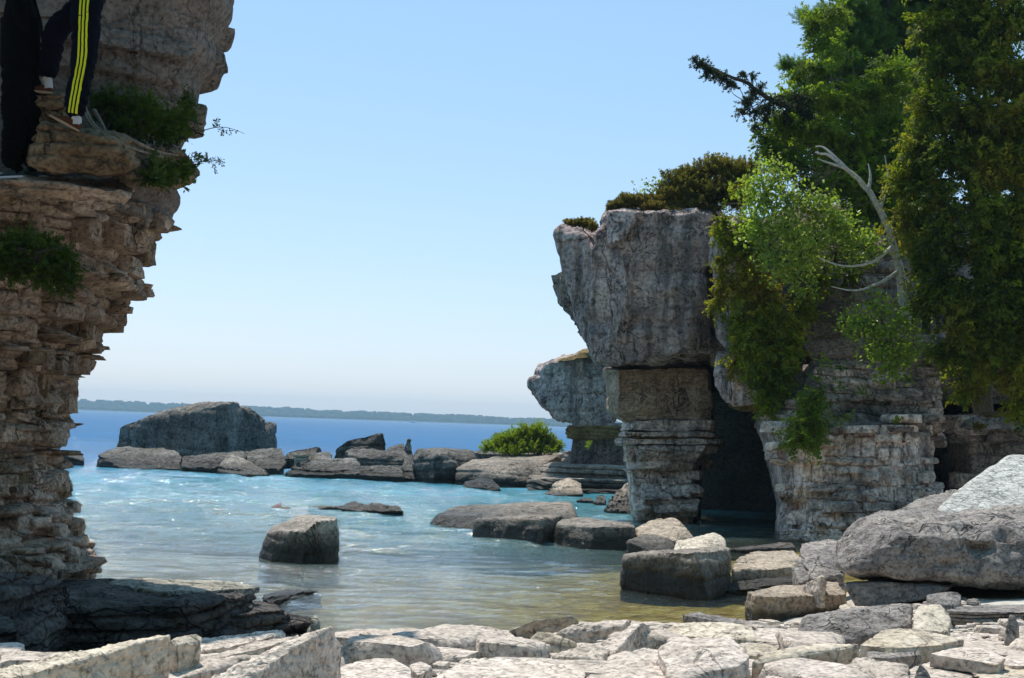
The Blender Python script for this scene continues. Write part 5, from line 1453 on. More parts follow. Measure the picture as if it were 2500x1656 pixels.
plant('cedar_tree', 'dense green cedar filling the space between pine and birch', 'tree', [(2120, 600, 35.2), (2110, 400, 35.2), (2080, 150, 35.4)], 0.14,
      [(1990, 235, 35, 46, 30), (2050, 250, 35, 55, 38), (1955, 310, 34.8, 40, 34), (2020, 320, 34.8, 55, 40), (1870, 345, 34.6, 20, 22), (1895, 385, 34.6, 34, 26), (1950, 395, 34.5, 50, 32), (2100, 330, 35, 60, 46), (2040, 390, 34.8, 50, 30), (2110, 230, 35.2, 60, 46), (2180, 200, 35.4, 60, 60), (2170, 330, 35.2, 60, 60), (1850, 315, 34.6, 10, 18), (2060, 120, 35.4, 40, 30), (1905, 290, 34.7, 24, 18), (2060, 440, 34.6, 50, 34), (2120, 430, 34.8, 50, 50), (2180, 420, 35, 50, 60), (2160, 500, 34.6, 50, 50), (2100, 500, 34.4, 40, 40), (2190, 560, 34.4, 40, 50), (2000, 450, 34.4, 50, 34), (2080, 570, 34.2, 50, 40), (1985, 60, 36, 30, 26), (2020, 110, 35.8, 40, 30), (1950, 185, 35.4, 34, 24), (1990, 170, 35.4, 36, 26), (1925, 240, 35, 26, 22), (1900, 300, 34.8, 26, 24), (1880, 350, 34.7, 30, 24), (1855, 375, 34.7, 22, 20), (2030, 30, 36, 40, 30), (1935, 300, 34.8, 30, 30)],
      'cedar', 'cedar_fresh', 4.5, 403, twigs=60)
olive = plant('cedar_tree', 'big olive brown cedar mass filling the upper right corner down to the cliff ledge', 'tree', [(2400, 1010, 31.2), (2390, 700, 31), (2370, 300, 31.2), (2360, -200, 31.4)], 0.22,
      [(2270, 60, 31.5, 60, 55), (2360, 40, 31.3, 80, 60), (2460, 60, 31, 90, 70), (2300, 150, 31.2, 60, 60), (2400, 160, 30.8, 80, 60), (2500, 190, 30.8, 90, 70), (2280, 260, 31, 60, 60), (2370, 270, 30.6, 80, 60), (2470, 300, 30.5, 90, 60), (2240, 360, 31, 50, 50), (2320, 370, 30.6, 70, 55), (2420, 400, 30.4, 80, 60), (2520, 420, 30.4, 80, 70),
       (2210, 440, 31, 46, 44), (2290, 470, 30.6, 70, 55), (2390, 500, 30.3, 80, 60), (2490, 530, 30.3, 80, 60), (2225, 540, 30.9, 50, 50), (2310, 580, 30.5, 70, 60), (2420, 610, 30.2, 80, 60), (2510, 640, 30.2, 70, 60), (2240, 640, 30.9, 46, 50), (2320, 690, 30.5, 70, 60), (2430, 720, 30.2, 80, 60), (2520, 760, 30.2, 70, 60),
       (2270, 740, 30.8, 50, 50), (2350, 800, 30.5, 60, 60), (2450, 820, 30.3, 70, 60), (2310, 850, 30.7, 40, 40), (2390, 890, 30.6, 60, 46), (2480, 900, 30.4, 60, 50), (2360, 950, 30.8, 36, 26), (2500, 980, 30.6, 50, 40), (2600, 300, 30.6, 90, 200), (2600, 700, 30.6, 90, 200), (2420, -60, 31.2, 120, 60), (2300, -50, 31.6, 90, 60)],
      'cedar', 'cedar_olive', 3.4, 404, twigs=140, gate=0.12, scale=1.1)
plant('cedar_tree', 'drooping cedar hanging down the cliff edge beside the cap block', 'tree', [(1960, 760, 33.0), (1930, 620, 32.9), (1880, 500, 33), (1850, 400, 33.2)], 0.10,
      [(1775, 500, 32.9, 24, 26), (1770, 550, 32.7, 22, 34), (1790, 600, 32.7, 28, 30), (1757, 640, 32.6, 18, 20), (1770, 690, 32.5, 26, 26), (1752, 740, 32.5, 16, 20), (1800, 740, 32.3, 30, 34), (1830, 680, 32.4, 40, 34), (1830, 790, 32.2, 40, 36), (1810, 840, 32.1, 34, 30), (1860, 850, 32.1, 38, 36), (1850, 900, 32.0, 34, 34), (1885, 940, 31.9, 34, 40), (1870, 985, 31.9, 22, 24), (1880, 780, 32.3, 46, 40), (1900, 860, 32.1, 36, 40), (1820, 560, 32.8, 30, 30), (1870, 720, 32.5, 40, 34), (1905, 910, 32.0, 30, 40), (1790, 890, 32.2, 12, 24), (1920, 800, 32.4, 30, 30), (1960, 760, 32.7, 40, 30), (1930, 840, 32.3, 26, 30), (1840, 620, 32.7, 40, 34), (1800, 460, 33.1, 30, 28), (1940, 660, 32.9, 40, 24), (2010, 690, 33.0, 36, 22), (2080, 660, 33.1, 30, 26), (1960, 590, 33.2, 50, 40)],
      'cedar', 'cedar', 5.5, 405, twigs=140, gate=0.2)
birch = plant('birch_tree', 'white-barked birch with a bent trunk and bright fresh leaves in front of the cedars', 'tree', [(2215, 800, 31.6), (2202, 700, 31.6), (2190, 640, 31.7), (2168, 560, 31.8), (2140, 500, 31.8), (2105, 450, 31.8), (2062, 410, 31.7), (2030, 385, 31.7), (1990, 372, 31.6)], 0.115,
      [(1850, 455, 31.8, 40, 24), (1900, 440, 31.8, 36, 26), (1860, 500, 31.7, 46, 30), (1940, 490, 31.7, 56, 36), (2010, 520, 31.6, 50, 40), (1850, 560, 31.6, 50, 34), (1920, 560, 31.5, 56, 40), (1990, 590, 31.5, 50, 36), (2060, 560, 31.5, 46, 46), (2100, 600, 31.5, 46, 34), (1880, 615, 31.5, 46, 26), (1960, 640, 31.5, 50, 26), (2040, 640, 31.5, 46, 26), (2130, 580, 31.6, 26, 20), (1880, 400, 31.8, 18, 16), (1900, 660, 31.6, 30, 18), (1960, 700, 31.6, 30, 18)],
      'birch', 'birch', 3.6, 406, 'birch_bark', twigs=160, gate=0.35, r1=0.02, scale=1.0, limb_r=0.009, limb_mat='dark_bark')
rngb = np.random.default_rng(3)
for P in ([(2148, 512, 31.8), (2160, 475, 31.8), (2168, 430, 31.9), (2160, 380, 32)], [(2062, 410, 31.7), (2030, 400, 31.6), (1995, 388, 31.6)], [(2085, 430, 31.75), (2040, 385, 31.7), (2010, 360, 31.8), (1990, 358, 31.8)],
          [(2195, 660, 31.6), (2150, 690, 31.4), (2090, 710, 31.3), (2030, 700, 31.3)], [(2120, 470, 31.8), (2125, 430, 31.8), (2120, 400, 31.9)], [(2180, 600, 31.7), (2130, 640, 31.3), (2060, 650, 31.2), (2000, 630, 31.2)]):
    q = smooth_path([V(*p) for p in P], 10)
    X, F = tube_arrays(q, np.linspace(0.045, 0.01, 10), 7)
    o = link('branch', make_mesh('branch', X - np.array(birch.location), F), M['birch_bark'], birch)
    o.matrix_parent_inverse = Matrix()
plant('sapling', 'small bright sapling growing from the cliff ledge below the birch', 'sapling', [(2185, 915, 31.3), (2180, 850, 31.2), (2150, 780, 31.1), (2130, 730, 31.1)], 0.03,
      [(2060, 795, 31.2, 28, 16), (2110, 790, 31, 36, 24), (2150, 750, 31, 26, 22), (2160, 810, 30.9, 40, 26), (2200, 790, 31, 30, 26), (2140, 850, 31, 34, 22), (2190, 860, 30.9, 34, 30), (2230, 840, 31, 24, 26), (2170, 900, 31, 30, 20), (2240, 770, 31.1, 16, 22)],
      'birch', 'birch', 3.5, 407, 'bark', twigs=50, gate=0.15)
plant('juniper_bush', 'broad rounded juniper bush crowning the cap block', 'bush', [(1700, 525, 35.4), (1695, 490, 35.4), (1690, 440, 35.5)], 0.05,
      [(1660, 450, 35.2, 46, 34), (1700, 430, 35.4, 46, 30), (1745, 410, 35.4, 46, 26), (1790, 425, 35.2, 46, 36), (1640, 480, 35, 34, 26), (1690, 480, 35, 46, 32), (1740, 470, 34.9, 46, 34), (1800, 480, 34.8, 40, 34), (1720, 505, 34.8, 44, 18), (1830, 410, 35.2, 36, 26), (1660, 505, 34.9, 30, 14)],
      'juniper', 'juniper', 18, 408, 'dark_bark', twigs=60, crown_name='foliage', gate=0.1)
plant('heath_bush', 'low brownish heath cushion on the cap block left of the juniper', 'bush', [(1545, 518, 34.9), (1545, 508, 34.9), (1545, 495, 34.9)], 0.02,
      [(1510, 500, 34.9, 28, 11), (1540, 490, 35, 34, 15), (1580, 492, 35, 36, 17), (1600, 508, 34.8, 34, 12), (1620, 495, 35, 24, 16), (1495, 508, 34.9, 14, 7), (1650, 517, 34.7, 26, 7), (1690, 520, 34.6, 24, 5)],
      'heath', 'heath', 80, 409, 'dark_bark', twigs=0, crown_name='foliage', gate=0.0)
plant('green_sprig', 'light green leafy sprig standing up behind the heath cushion', 'shrub', [(1600, 495, 35.3), (1605, 475, 35.3), (1612, 455, 35.3)], 0.012,
      [(1590, 468, 35.3, 10, 6), (1608, 462, 35.3, 10, 6), (1618, 450, 35.3, 9, 7), (1575, 462, 35.3, 6, 5), (1555, 466, 35.3, 5, 6)], 'birch', 'birch', 12, 410, 'dark_bark', twigs=10, crown_name='foliage', scale=0.8, gate=0)
plant('grass_tuft', 'small cushion of grass and heath on the left shoulder of the cap block', 'grass tuft', [(1425, 565, 35.4), (1425, 558, 35.4), (1425, 550, 35.4)], 0.01,
      [(1405, 545, 35.4, 18, 7), (1430, 545, 35.4, 22, 10), (1448, 555, 35.2, 12, 9), (1385, 543, 35.5, 9, 4)], 'heath', 'heath', 90, 411, 'dark_bark', twigs=0, crown_name='foliage', gate=0, tint_bias=0.25)
plant('wall_bush', 'bright green bush hanging on the cliff at the right edge of the cave', 'bush', [(2000, 1075, 31.0), (1990, 1030, 30.7), (1985, 960, 30.8)], 0.025,
      [(1990, 965, 30.7, 24, 24), (1975, 1000, 30.5, 30, 30), (1960, 1040, 30.4, 34, 32), (1990, 1040, 30.4, 26, 40), (1945, 1075, 30.4, 28, 26), (1985, 1080, 30.4, 24, 26)], 'cedar', 'fern', 6, 412, twigs=30, crown_name='foliage', scale=0.8, gate=0.2)
for k, (a, b, n, lab) in enumerate(((2045, 1028, 20, 'largest bright green fern right of the bush at the cave edge'), (2072, 1015, 10, 'small round-leaved plant just above the largest fern'), (2010, 875, 16, 'green tuft at the lip of the grey upper block'), (2045, 945, 16, 'green fern in the grey upper courses of the cliff'), (2055, 900, 10, 'tiny plant on the dry ledge above the upper courses'),
                                   (2145, 930, 14, 'green tuft hanging just below the sapling'), (2215, 925, 14, 'leafy tuft on the cliff right of the sapling foot'), (2105, 960, 12, 'sparse green tuft beside the pale reddish scar in the cliff'), (2190, 1028, 10, 'small dry green tuft above the smooth dark bed of the cliff'), (1995, 920, 12, 'green tuft just above the bush at the cave edge'))):
    p0 = V(a, b + n * 0.7, 30.6 if b > 1000 else 31.4)
    root = empty('fern', p0)
    tag(root, lab, 'fern', 'little green plants rooted in the cliff face')
    crown('foliage', [(a, b, 30.5 if b > 1000 else 31.2, n, n * 0.7)], 'fern', M['fern'], 900 / n / n, 430 + k, root, 0.8, 0.6, -0.3)
EG = 'dry mossy edges on the cliff ledges'
for k, (a, b, w) in enumerate(((2310, 872, 34), (2385, 1042, 24), (2420, 1012, 40))):
    root = empty('moss_cushion', V(a, b + 6, 31.9))
    tag(root, ('yellow moss cushion on the ledge beside the sapling', 'dry moss on the lower ledge right of the dark recess', 'brown needles and moss on the higher ledge right of the dark recess')[k], 'moss', EG)
    crown('moss', [(a, b, 31.9, w, 5)], 'heath', M['heath'], 50, 450 + k, root, 0.9, 0.5, 0.0)
plant('willow_bush', 'bright yellow green bush growing on the far ledge', 'bush', [(1290, 1108, 56.5), (1290, 1090, 56.4), (1290, 1065, 56.4)], 0.03,
      [(1200, 1090, 56, 20, 9), (1225, 1080, 56, 24, 15), (1255, 1075, 56, 26, 20), (1285, 1068, 56, 26, 22), (1315, 1065, 56, 26, 22), (1340, 1080, 56, 22, 16), (1300, 1088, 55.8, 40, 12), (1360, 1092, 56, 14, 9), (1310, 1048, 56, 10, 9), (1280, 1052, 56, 10, 9), (1185, 1095, 56, 10, 5), (1240, 1098, 55.8, 50, 7), (1320, 1098, 55.8, 50, 7)],
      'willow', 'bright', 30, 413, twigs=60, crown_name='foliage', gate=0.0)
for k, (a, b, D_, n, lab) in enumerate(((1437, 1088, 45.5, 7, 'tiny green shoot at the stem of the beak-shaped stack'), (1475, 1108, 45, 11, 'small yellow green plant on the topmost terrace step'))):
    root = empty('small_plant', V(a, b + n, D_))
    tag(root, lab, 'plant')
    crown('foliage', [(a, b, D_, n, n * 0.9)], 'willow', M['bright'], 900 / n / n, 460 + k, root, 0.6, 0.7, 0.0)

# left sea stack: cedar shrub on the ledge, its shoots, a fern clump and a hanging shrub
plant('cedar_shrub', 'shaded cedar shrub hanging over the ledge of the tan sea stack against the sky', 'shrub', [(250, 330, 14.0), (300, 300, 14.1), (380, 300, 14.4), (440, 300, 14.6)], 0.025,
      [(250, 245, 14.1, 26, 20), (290, 260, 14.1, 40, 30), (340, 285, 14.1, 44, 36), (390, 300, 14.3, 40, 36), (430, 290, 14.5, 30, 34), (360, 250, 14.3, 30, 16), (455, 250, 14.7, 14, 16), (465, 270, 14.7, 14, 12), (478, 298, 14.7, 16, 14), (455, 320, 14.7, 16, 16), (425, 335, 14.5, 20, 14), (495, 305, 14.7, 7, 6), (498, 330, 14.7, 6, 10), (310, 310, 14.0, 34, 20), (470, 235, 14.7, 6, 7)],
      'shrub', 'shade_leaf', 9, 414, 'dark_bark', twigs=90, crown_name='foliage', gate=0.15, limb_r=0.01, scale=1.0)
for k, (P, lab) in enumerate((([(470, 330, 14.7), (500, 318, 14.7), (530, 311, 14.7), (560, 313, 14.7), (598, 327, 14.7)], 'long bare arching twig against the sky beside the shaded cedar shrub'), ([(440, 378, 14.7), (465, 385, 14.7), (480, 376, 14.7)], 'short bare twig just above the fern clump'),
                              ([(460, 397, 14.9), (490, 395, 14.9), (515, 394, 14.9), (542, 390, 14.9)], 'thin leafy twig sticking out above the nose of the ledge'))):
    root = empty('twig', V(*P[0]))
    tag(root, lab, 'twig')
    q = smooth_path([V(*p) for p in P], 12)
    X, F = tube_arrays(q, np.linspace(0.006, 0.002, 12), 5)
    o = link('stem', make_mesh('stem', X - np.array(root.location), F), M['dark_bark'], root)
    o.matrix_parent_inverse = Matrix()
    bl = [[(528, 306, 14.7, 5, 4), (545, 319, 14.7, 5, 4)], [(478, 378, 14.7, 2, 2)], [(487, 387, 14.9, 4, 6), (504, 390, 14.9, 6, 6), (519, 394, 14.9, 5, 3), (538, 391, 14.9, 4, 4)]][k]
    crown('leaves', bl, 'shrub', M['shade_leaf'], 12, 470 + k, root, 0.8, 0.7, -0.3)
plant('fern_clump', 'green fern clump growing on the nose of the ledge', 'fern', [(420, 440, 14.3), (420, 425, 14.3), (420, 410, 14.3)], 0.012,
      [(380, 402, 13.6, 14, 12), (370, 430, 13.4, 16, 14), (400, 425, 13.7, 24, 14), (435, 420, 14.2, 24, 16), (455, 405, 14.5, 20, 10), (470, 405, 14.7, 9, 6), (380, 440, 13.4, 14, 9)], 'fern', 'shade_leaf', 9, 415, 'dark_bark', twigs=0, crown_name='fronds', gate=0.1, scale=0.7)
plant('hanging_shrub', 'dark green shrub clinging to the face of the tan sea stack below the ledge', 'shrub', [(-20, 560, 12.8), (20, 590, 12.6), (90, 620, 12.5)], 0.02,
      [(10, 610, 12.6, 40, 30), (60, 610, 12.6, 40, 34), (110, 625, 12.6, 44, 36), (150, 640, 12.7, 30, 36), (40, 655, 12.6, 50, 22), (160, 680, 12.7, 20, 22), (110, 665, 12.6, 30, 20), (-30, 640, 12.6, 40, 40), (70, 590, 12.65, 60, 14)], 'shrub', 'shade_leaf', 10, 416, 'dark_bark', twigs=60, crown_name='foliage', gate=0.1)
rr = np.random.default_rng(8)
for k, P in enumerate(([(205, 262, 13.6), (225, 300, 13.3), (262, 335, 13.1), (330, 365, 13.3), (400, 385, 13.9)], [(230, 270, 13.7), (255, 315, 13.4), (268, 352, 13.0)], [(300, 330, 13.4), (340, 352, 13.4), (390, 372, 13.8), (440, 380, 14.4)], [(200, 250, 13.7), (212, 290, 13.3), (235, 318, 13.1)])):
    q = smooth_path([V(*p) for p in P], 16)
    X, F = tube_arrays(q, np.linspace(0.022, 0.010, 16), 6)
    o = link('root', make_mesh('root', X, F), M['root'])
    tag(o, ['long bare root snaking down from the cedar shrub across the ledge slabs', 'short bare root dropping over the ledge behind the striped trousers', 'bare root running along the top of the pointed ledge nose', 'thin bare root beside the brown shoe on the ledge'][k], 'root')

# ------------------------------------------------------------------ two people on the ledge
m_skin = plain_mat('skin', (0.45, 0.27, 0.19), 0.6, 0.05, 20, 0.05)
m_navy = plain_mat('navy_tracksuit', (0.002, 0.0025, 0.008), 0.9, 0.2, 12, 0.2, spec=0.08)
m_black = plain_mat('black_clothing', (0.002, 0.0022, 0.003), 0.95, 0.2, 12, 0.2, spec=0.05)
m_lime = plain_mat('lime_stripe', (0.62, 0.66, 0.02), 0.6, 0.05, 12, 0.05)
m_sock = plain_mat('white_sock', (0.45, 0.46, 0.50), 0.9, 0.05, 20, 0.1)
m_brown = plain_mat('brown_leather', (0.07, 0.022, 0.010), 0.6, 0.2, 20, 0.1)
m_sole = plain_mat('pale_sole', (0.32, 0.22, 0.15), 0.8, 0.1, 20, 0.1)
m_lav = plain_mat('white_sole', (0.78, 0.76, 0.88), 0.8, 0.05, 20, 0.1)
m_teal = plain_mat('dark_teal_shoe', (0.02, 0.05, 0.06), 0.7, 0.2, 20, 0.1)
m_hair = plain_mat('dark_hair', (0.02, 0.015, 0.012), 0.6, 0.3, 60, 0.4)
m_eye = plain_mat('eye', (0.03, 0.02, 0.02), 0.2, 0.0, 10, 0.0)


def skin_mesh(name, verts, edges, radii, root_i, mat, parent, sub=2):
    me = bpy.data.meshes.new(name)
    loc = np.array(parent.location)
    me.from_pydata([tuple(np.array(v) - loc) for v in verts], edges, [])
    o = bpy.data.objects.new(name, me)
    col.objects.link(o)
    md = o.modifiers.new('Skin', 'SKIN')
    sv = me.skin_vertices[0].data
    for k, r_ in enumerate(radii):
        sv[k].radius = (r_, r_)
        sv[k].use_root = (k == root_i)
    ss = o.modifiers.new('Subdivision', 'SUBSURF')
    ss.levels = ss.render_levels = sub
    dg = bpy.context.evaluated_depsgraph_get()
    me2 = bpy.data.meshes.new_from_object(o.evaluated_get(dg))
    bpy.data.objects.remove(o)
    me2.name = name
    me2.polygons.foreach_set('use_smooth', np.ones(len(me2.polygons), bool))
    o = link(name, me2, mat, parent)
    o.matrix_parent_inverse = Matrix()
    return o


def crease(o, a):
    """Soft folds in cloth."""
    me = o.data
    n = len(me.vertices)
    co, no = np.zeros(n * 3, np.float32), np.zeros(n * 3, np.float32)
    me.vertices.foreach_get('co', co)
    me.vertices.foreach_get('normal', no)
    co, no = co.reshape(-1, 3), no.reshape(-1, 3)
    d = fbm(co * np.array([7, 7, 13.0]) + co[:, [2, 0, 1]] * 4, 3, 51)
    co = co + no * (a * (1 - 2 * np.abs(d)))[:, None]
    me.vertices.foreach_set('co', co.astype(np.float32).ravel())
    me.update()


def blobm(name, c, R, mat, parent, N=8, rot=None, k=6):
    P = np.array([(sx, sy, sz) for sx in (-1, 1) for sy in (-1, 1) for sz in (-1, 1)], float)
    X, F = rock_arrays(P, N=N, k=3, amp=0)
    X = X / np.abs(X).max(0) * np.array(R)
    if rot is not None: X = X @ np.array(rot).T
    o = link(name, make_mesh(name, X + np.array(c) - np.array(parent.location), F), mat, parent)
    o.matrix_parent_inverse = Matrix()
    return o


def shoe(parent, heel, toe, mat, msole, sock=None, ankle=None, h=0.085, w=0.095):
    """A low shoe from heel to toe with a thick sole; heel and toe are points on the ground line."""
    heel, toe = np.array(heel, float), np.array(toe, float)
    ax = toe - heel
    Ln = np.linalg.norm(ax)
    ax /= Ln
    side = np.cross(ax, [0, 0, 1.0])
    side /= np.linalg.norm(side)
    up = np.cross(side, ax)
    T = lambda s, a, u: heel + ax * Ln * s + side * a * w / 2 + up * u
    solep = [T(s, a * wd, u) for s, wd in ((-0.02, 0.6), (0.15, 0.8), (0.65, 1.05), (0.92, 0.75), (1.02, 0.35)) for a in (-1, 1) for u in (0, 0.026)]
    upp = [T(s, a * wd, u) for s, wd, u1 in ((0.0, 0.55, h), (0.30, 0.72, h), (0.55, 0.85, h * 0.72), (0.75, 0.85, h * 0.5), (0.97, 0.4, h * 0.36)) for a in (-1, 1) for u in (0.024, u1)]
    sh = None
    for nm, pp, mt in (('shoe', upp, mat), ('sole', solep, msole)):
        X, F = rock_arrays(np.array(pp), N=10, k=14, amp=0)
        o = link(nm, make_mesh(nm, X - np.array(parent.location), F), mt, parent)
        o.matrix_parent_inverse = Matrix()
        if nm == 'shoe':
            sh = o
        else:
            o.parent = sh
    if sock is not None:
        X, F = tube_arrays(smooth_path([T(0.16, 0, 0.05), (T(0.16, 0, 0.10) + np.array(ankle)) / 2, ankle], 6), np.linspace(0.042, 0.047, 6), 10)
        o = link('sock', make_mesh('sock', X - np.array(parent.location), F), sock, parent)
        o.matrix_parent_inverse = Matrix()


def person(name, label, D0, J, trous, jacket, stripe_leg, shoes):
    """J: joints as photograph points; the figure faces left."""
    W = {k: V(*v) if len(v) == 3 else np.array(v[0]) for k, v in J.items()}
    foot = min(W['la'][2], W['ra'][2])
    root = empty('person', (W['hip'][0], W['hip'][1], foot - 0.08))
    tag(root, label, 'person')
    hip, chest, neck, head = W['hip'], W['chest'], W['neck'], W['head']
    lh, rh = hip + np.array([0, -0.10, -0.05]), hip + np.array([0, 0.10, -0.05])
    ls, rs_ = neck + np.array([0.02, -0.19, -0.08]), neck + np.array([0.02, 0.19, -0.08])
    le, re = ls + np.array([0.06, -0.06, -0.28]), rs_ + np.array([0.04, 0.06, -0.28])
    lw, rw = le + np.array([-0.14, 0.02, -0.20]), re + np.array([-0.16, -0.02, -0.18])
    if not stripe_leg:                       # hands in the jacket pockets
        le, re = ls + np.array([0.10, -0.03, -0.28]), rs_ + np.array([0.10, 0.03, -0.28])
        lw, rw = hip + np.array([0.04, -0.05, 0.24]), hip + np.array([0.04, 0.05, 0.24])
    vts = [hip, (hip + chest) / 2, chest, neck, head, lh, W['lk'], W['la'], rh, W['rk'], W['ra'], ls, le, lw, rs_, re, rw]
    eds = [(0, 1), (1, 2), (2, 3), (3, 4), (0, 5), (5, 6), (6, 7), (0, 8), (8, 9), (9, 10), (2, 11), (11, 12), (12, 13), (2, 14), (14, 15), (15, 16)]
    rad = [0.09, 0.10, 0.13, 0.055, 0.06, 0.070, 0.058, 0.040, 0.070, 0.058, 0.040, 0.06, 0.042, 0.028, 0.06, 0.042, 0.028]
    skin_mesh('body', vts, eds, rad, 0, m_skin, root)
    # hands: palm and five fingers each
    for wp, el in ((lw, le), (rw, re)):
        d = (wp - el) / np.linalg.norm(wp - el)
        sd_ = np.cross(d, [0, 1.0, 0])
        sd_ /= np.linalg.norm(sd_)
        pv, pe, pr = [wp, wp + d * 0.05, wp + d * 0.09], [(0, 1), (1, 2)], [0.026, 0.034, 0.03]
        for f, (o_, l_) in enumerate(((-0.030, 0.06), (-0.010, 0.075), (0.010, 0.07), (0.030, 0.055))):
            b = len(pv)
            pv += [wp + d * 0.095 + sd_ * o_, wp + d * (0.095 + l_ * 0.55) + sd_ * o_ * 1.1 + np.array([-0.006, 0, 0]), wp + d * (0.095 + l_) + sd_ * o_ * 1.1 + np.array([-0.02, 0, 0])]
            pe += [(2, b), (b, b + 1), (b + 1, b + 2)]
            pr += [0.010, 0.009, 0.008]
        b = len(pv)
        pv += [wp + d * 0.04 - sd_ * 0.035, wp + d * 0.075 - sd_ * 0.055]
        pe += [(1, b), (b, b + 1)]
        pr += [0.012, 0.009]
        skin_mesh('hand', pv, pe, pr, 1, m_skin, root, 1)
    # head with face
    blobm('head', head + np.array([0, 0, 0.02]), (0.098, 0.078, 0.118), m_skin, root, 12)
    hd = root.children[-1]
    for nm, off, R, mt in (('nose', (-0.098, 0, 0.0), (0.018, 0.013, 0.022), m_skin), ('eye', (-0.084, -0.032, 0.025), (0.012, 0.014, 0.009), m_eye), ('eye', (-0.084, 0.032, 0.025), (0.012, 0.014, 0.009), m_eye), ('mouth', (-0.088, 0, -0.045), (0.010, 0.024, 0.007), plain_mat('lips', (0.35, 0.14, 0.11), 0.6)),
                           ('ear', (0.005, -0.080, 0.0), (0.020, 0.010, 0.030), m_skin), ('ear', (0.005, 0.080, 0.0), (0.020, 0.010, 0.030), m_skin), ('hair', (0.018, 0, 0.045), (0.100, 0.086, 0.105), m_hair)):
        o = blobm(nm, head + np.array(off) + np.array([0, 0, 0.02]), R, mt, root, 6)
        o.parent = hd
    # trousers
    k = 1.3
    tv = [hip + np.array([0, 0, 0.10]), hip, lh, (lh + W['lk']) / 2, W['lk'], (W['lk'] + W['la']) / 2, W['la'], rh, (rh + W['rk']) / 2, W['rk'], (W['rk'] + W['ra']) / 2, W['ra']]
    te = [(0, 1), (1, 2), (2, 3), (3, 4), (4, 5), (5, 6), (1, 7), (7, 8), (8, 9), (9, 10), (10, 11)]
    tr = [0.145, 0.16, 0.125, 0.118, 0.095, 0.088, 0.078, 0.125, 0.118, 0.095, 0.088, 0.078]
    tro = skin_mesh('trousers', tv, te, tr, 1, trous, root, 3)
    crease(tro, 0.014)
    jv = [hip + np.array([0, 0, -0.08]), (hip + chest) / 2, chest, neck + np.array([0, 0, -0.03]), ls, le, lw, rs_, re, rw]
    skin_mesh('jacket', jv, [(0, 1), (1, 2), (2, 3), (2, 4), (4, 5), (5, 6), (2, 7), (7, 8), (8, 9)], [0.195, 0.185, 0.185, 0.075, 0.082, 0.062, 0.048, 0.082, 0.062, 0.048], 1, jacket, root, 3)
    crease(root.children[-1], 0.012)
    if stripe_leg:
        # three raised stripes down the outer side of the near leg, laid on the cloth by casting rays at it
        dg = bpy.context.evaluated_depsgraph_get()
        dg.update()
        path = smooth_path([lh + np.array([0, 0, 0.12]), (lh + W['lk']) / 2, W['lk'], (W['lk'] + W['la']) / 2, W['la']], 60)
        path = path[:-1]
        loc = np.array(root.location)
        for s in (-1, 0, 1):
            row = []
            for i, c in enumerate(path):
                t = path[min(i + 1, len(path) - 1)] - path[max(i - 1, 0)]
                t /= np.linalg.norm(t)
                out = np.array([0.10, -1.0, 0.0])
                out -= t * (out @ t)
                out /= np.linalg.norm(out)
                sw = np.cross(out, t)
                mid = []
                for e in (-0.5, 0.5):
                    o3 = c + sw * (s * 0.031 + e * 0.017) + out * 0.4 - loc
                    ok, hp, nr, _ = tro.ray_cast(Vector(o3), Vector(-out))
                    hp = np.array(hp) if ok else o3 - out * 0.32
                    mid.append((hp + out * 0.005, hp - out * 0.004))
                row.append([mid[0][1], mid[0][0], mid[1][0], mid[1][1]])
            X = np.array(row)
            n = len(X)
            idx = np.arange(n * 4).reshape(n, 4)
            F = np.concatenate([np.stack([idx[:-1, a], idx[:-1, b], idx[1:, b], idx[1:, a]], -1) for a, b in ((0, 1), (1, 2), (2, 3), (3, 0))])
            o = link('stripe', make_mesh('stripe', X.reshape(-1, 3), F, False), m_lime, root)
            o.matrix_parent_inverse = Matrix()
            o['label'] = 'lime yellow stripe down the trouser leg'
    for (h_, t_, mt, ms, sk, an) in shoes:
        shoe(root, V(*h_), V(*t_), mt, ms, sk, W[an])
    return root


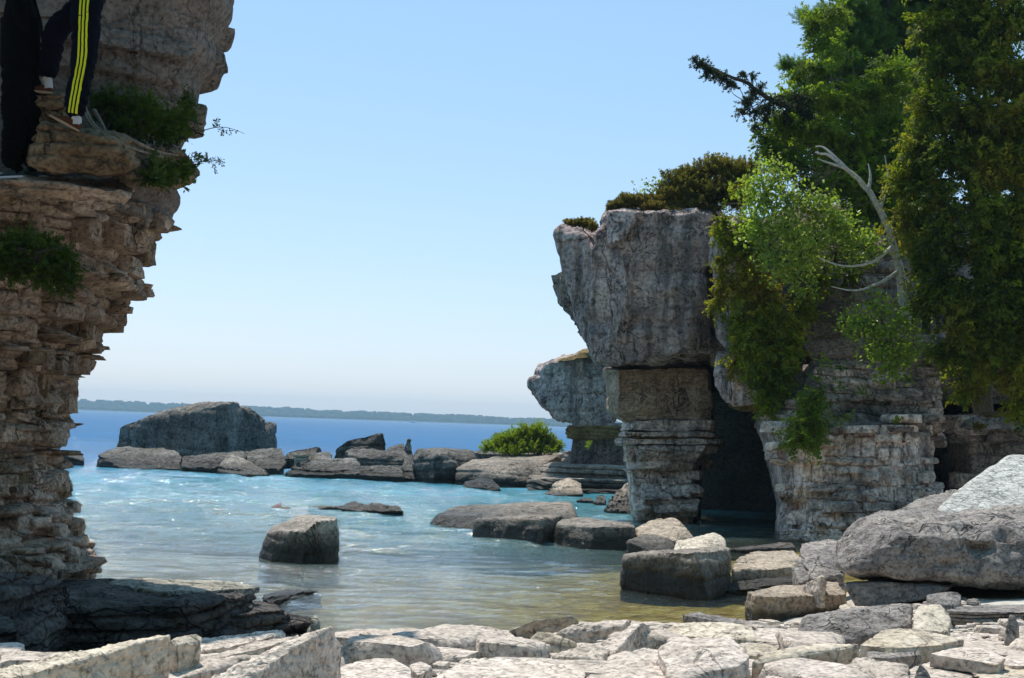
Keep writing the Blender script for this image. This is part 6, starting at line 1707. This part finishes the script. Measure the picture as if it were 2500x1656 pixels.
D1 = 12.75
person('person', 'person in navy track trousers with three lime stripes and brown shoes walking along the ledge', D1,
       {'hip': (222, -25, D1 + .12), 'chest': (205, -150, D1 + .12), 'neck': (200, -215, D1 + .12), 'head': (192, -262, D1 + .12), 'lk': (205, 148, D1), 'la': (180, 285, D1), 'rk': (135, 75, D1 + .25), 'ra': (112, 190, D1 + .35)},
       m_navy, m_navy, True, [((192, 324, D1), (118, 284, D1 - .02), m_brown, m_sole, m_sock, 'la'), ((128, 232, D1 + .35), (60, 226, D1 + .33), m_brown, m_sole, m_sock, 'ra')])
# the stone the far foot steps on
sub('ledge_slab', [(40, 235, 13.3), (60, 226, 13.0), (150, 232, 13.0), (170, 300, 13.1), (40, 310, 13.1), (60, 225, 14.2), (160, 228, 14.2)], M['stack_brown'], N=16, amp=0.08, strata=0.03, thick=0.1, seed=6)
D2 = 12.95
person('person', 'person all in black with white-soled dark sneakers standing on the ledge edge', D2,
       {'hip': (50, 160, D2 + .1), 'chest': (50, 40, D2 + .1), 'neck': (46, -35, D2 + .1), 'head': (38, -85, D2 + .1), 'lk': (36, 292, D2), 'la': (30, 408, D2), 'rk': (76, 292, D2 + .16), 'ra': (78, 408, D2 + .16)},
       m_black, m_black, False, [((62, 436, D2), (-14, 440, D2), m_teal, m_lav, m_black, 'la'), ((94, 438, D2 + .12), (22, 440, D2 + .12), m_teal, m_lav, m_black, 'ra')])

# ------------------------------------------------------------------ haze over the lake
HZ = 1
if HZ:
    b = np.array([(-1900, -60, -16), (1500, -60, -16), (1500, 3700, -16), (-1900, 3700, -16), (-1900, -60, 48), (1500, -60, 48), (1500, 3700, 48), (-1900, 3700, 48)], float)
    me = make_mesh('haze', b, np.array([(0, 3, 2, 1), (4, 5, 6, 7), (0, 1, 5, 4), (1, 2, 6, 5), (2, 3, 7, 6), (3, 0, 4, 7)]), False)
    hm, hnt, hout = mat_new('lake_haze')
    pv = nd(hnt, 'ShaderNodeVolumePrincipled')
    pv.inputs['Color'].default_value = (0.50, 0.76, 1.0, 1)
    pv.inputs['Density'].default_value = 0.00024
    pv.inputs['Anisotropy'].default_value = 0.2
    hnt.links.new(pv.outputs[0], hout.inputs['Volume'])
    tag(link('haze', me, hm), 'thin blue summer haze over the lake', 'haze', kind='stuff')
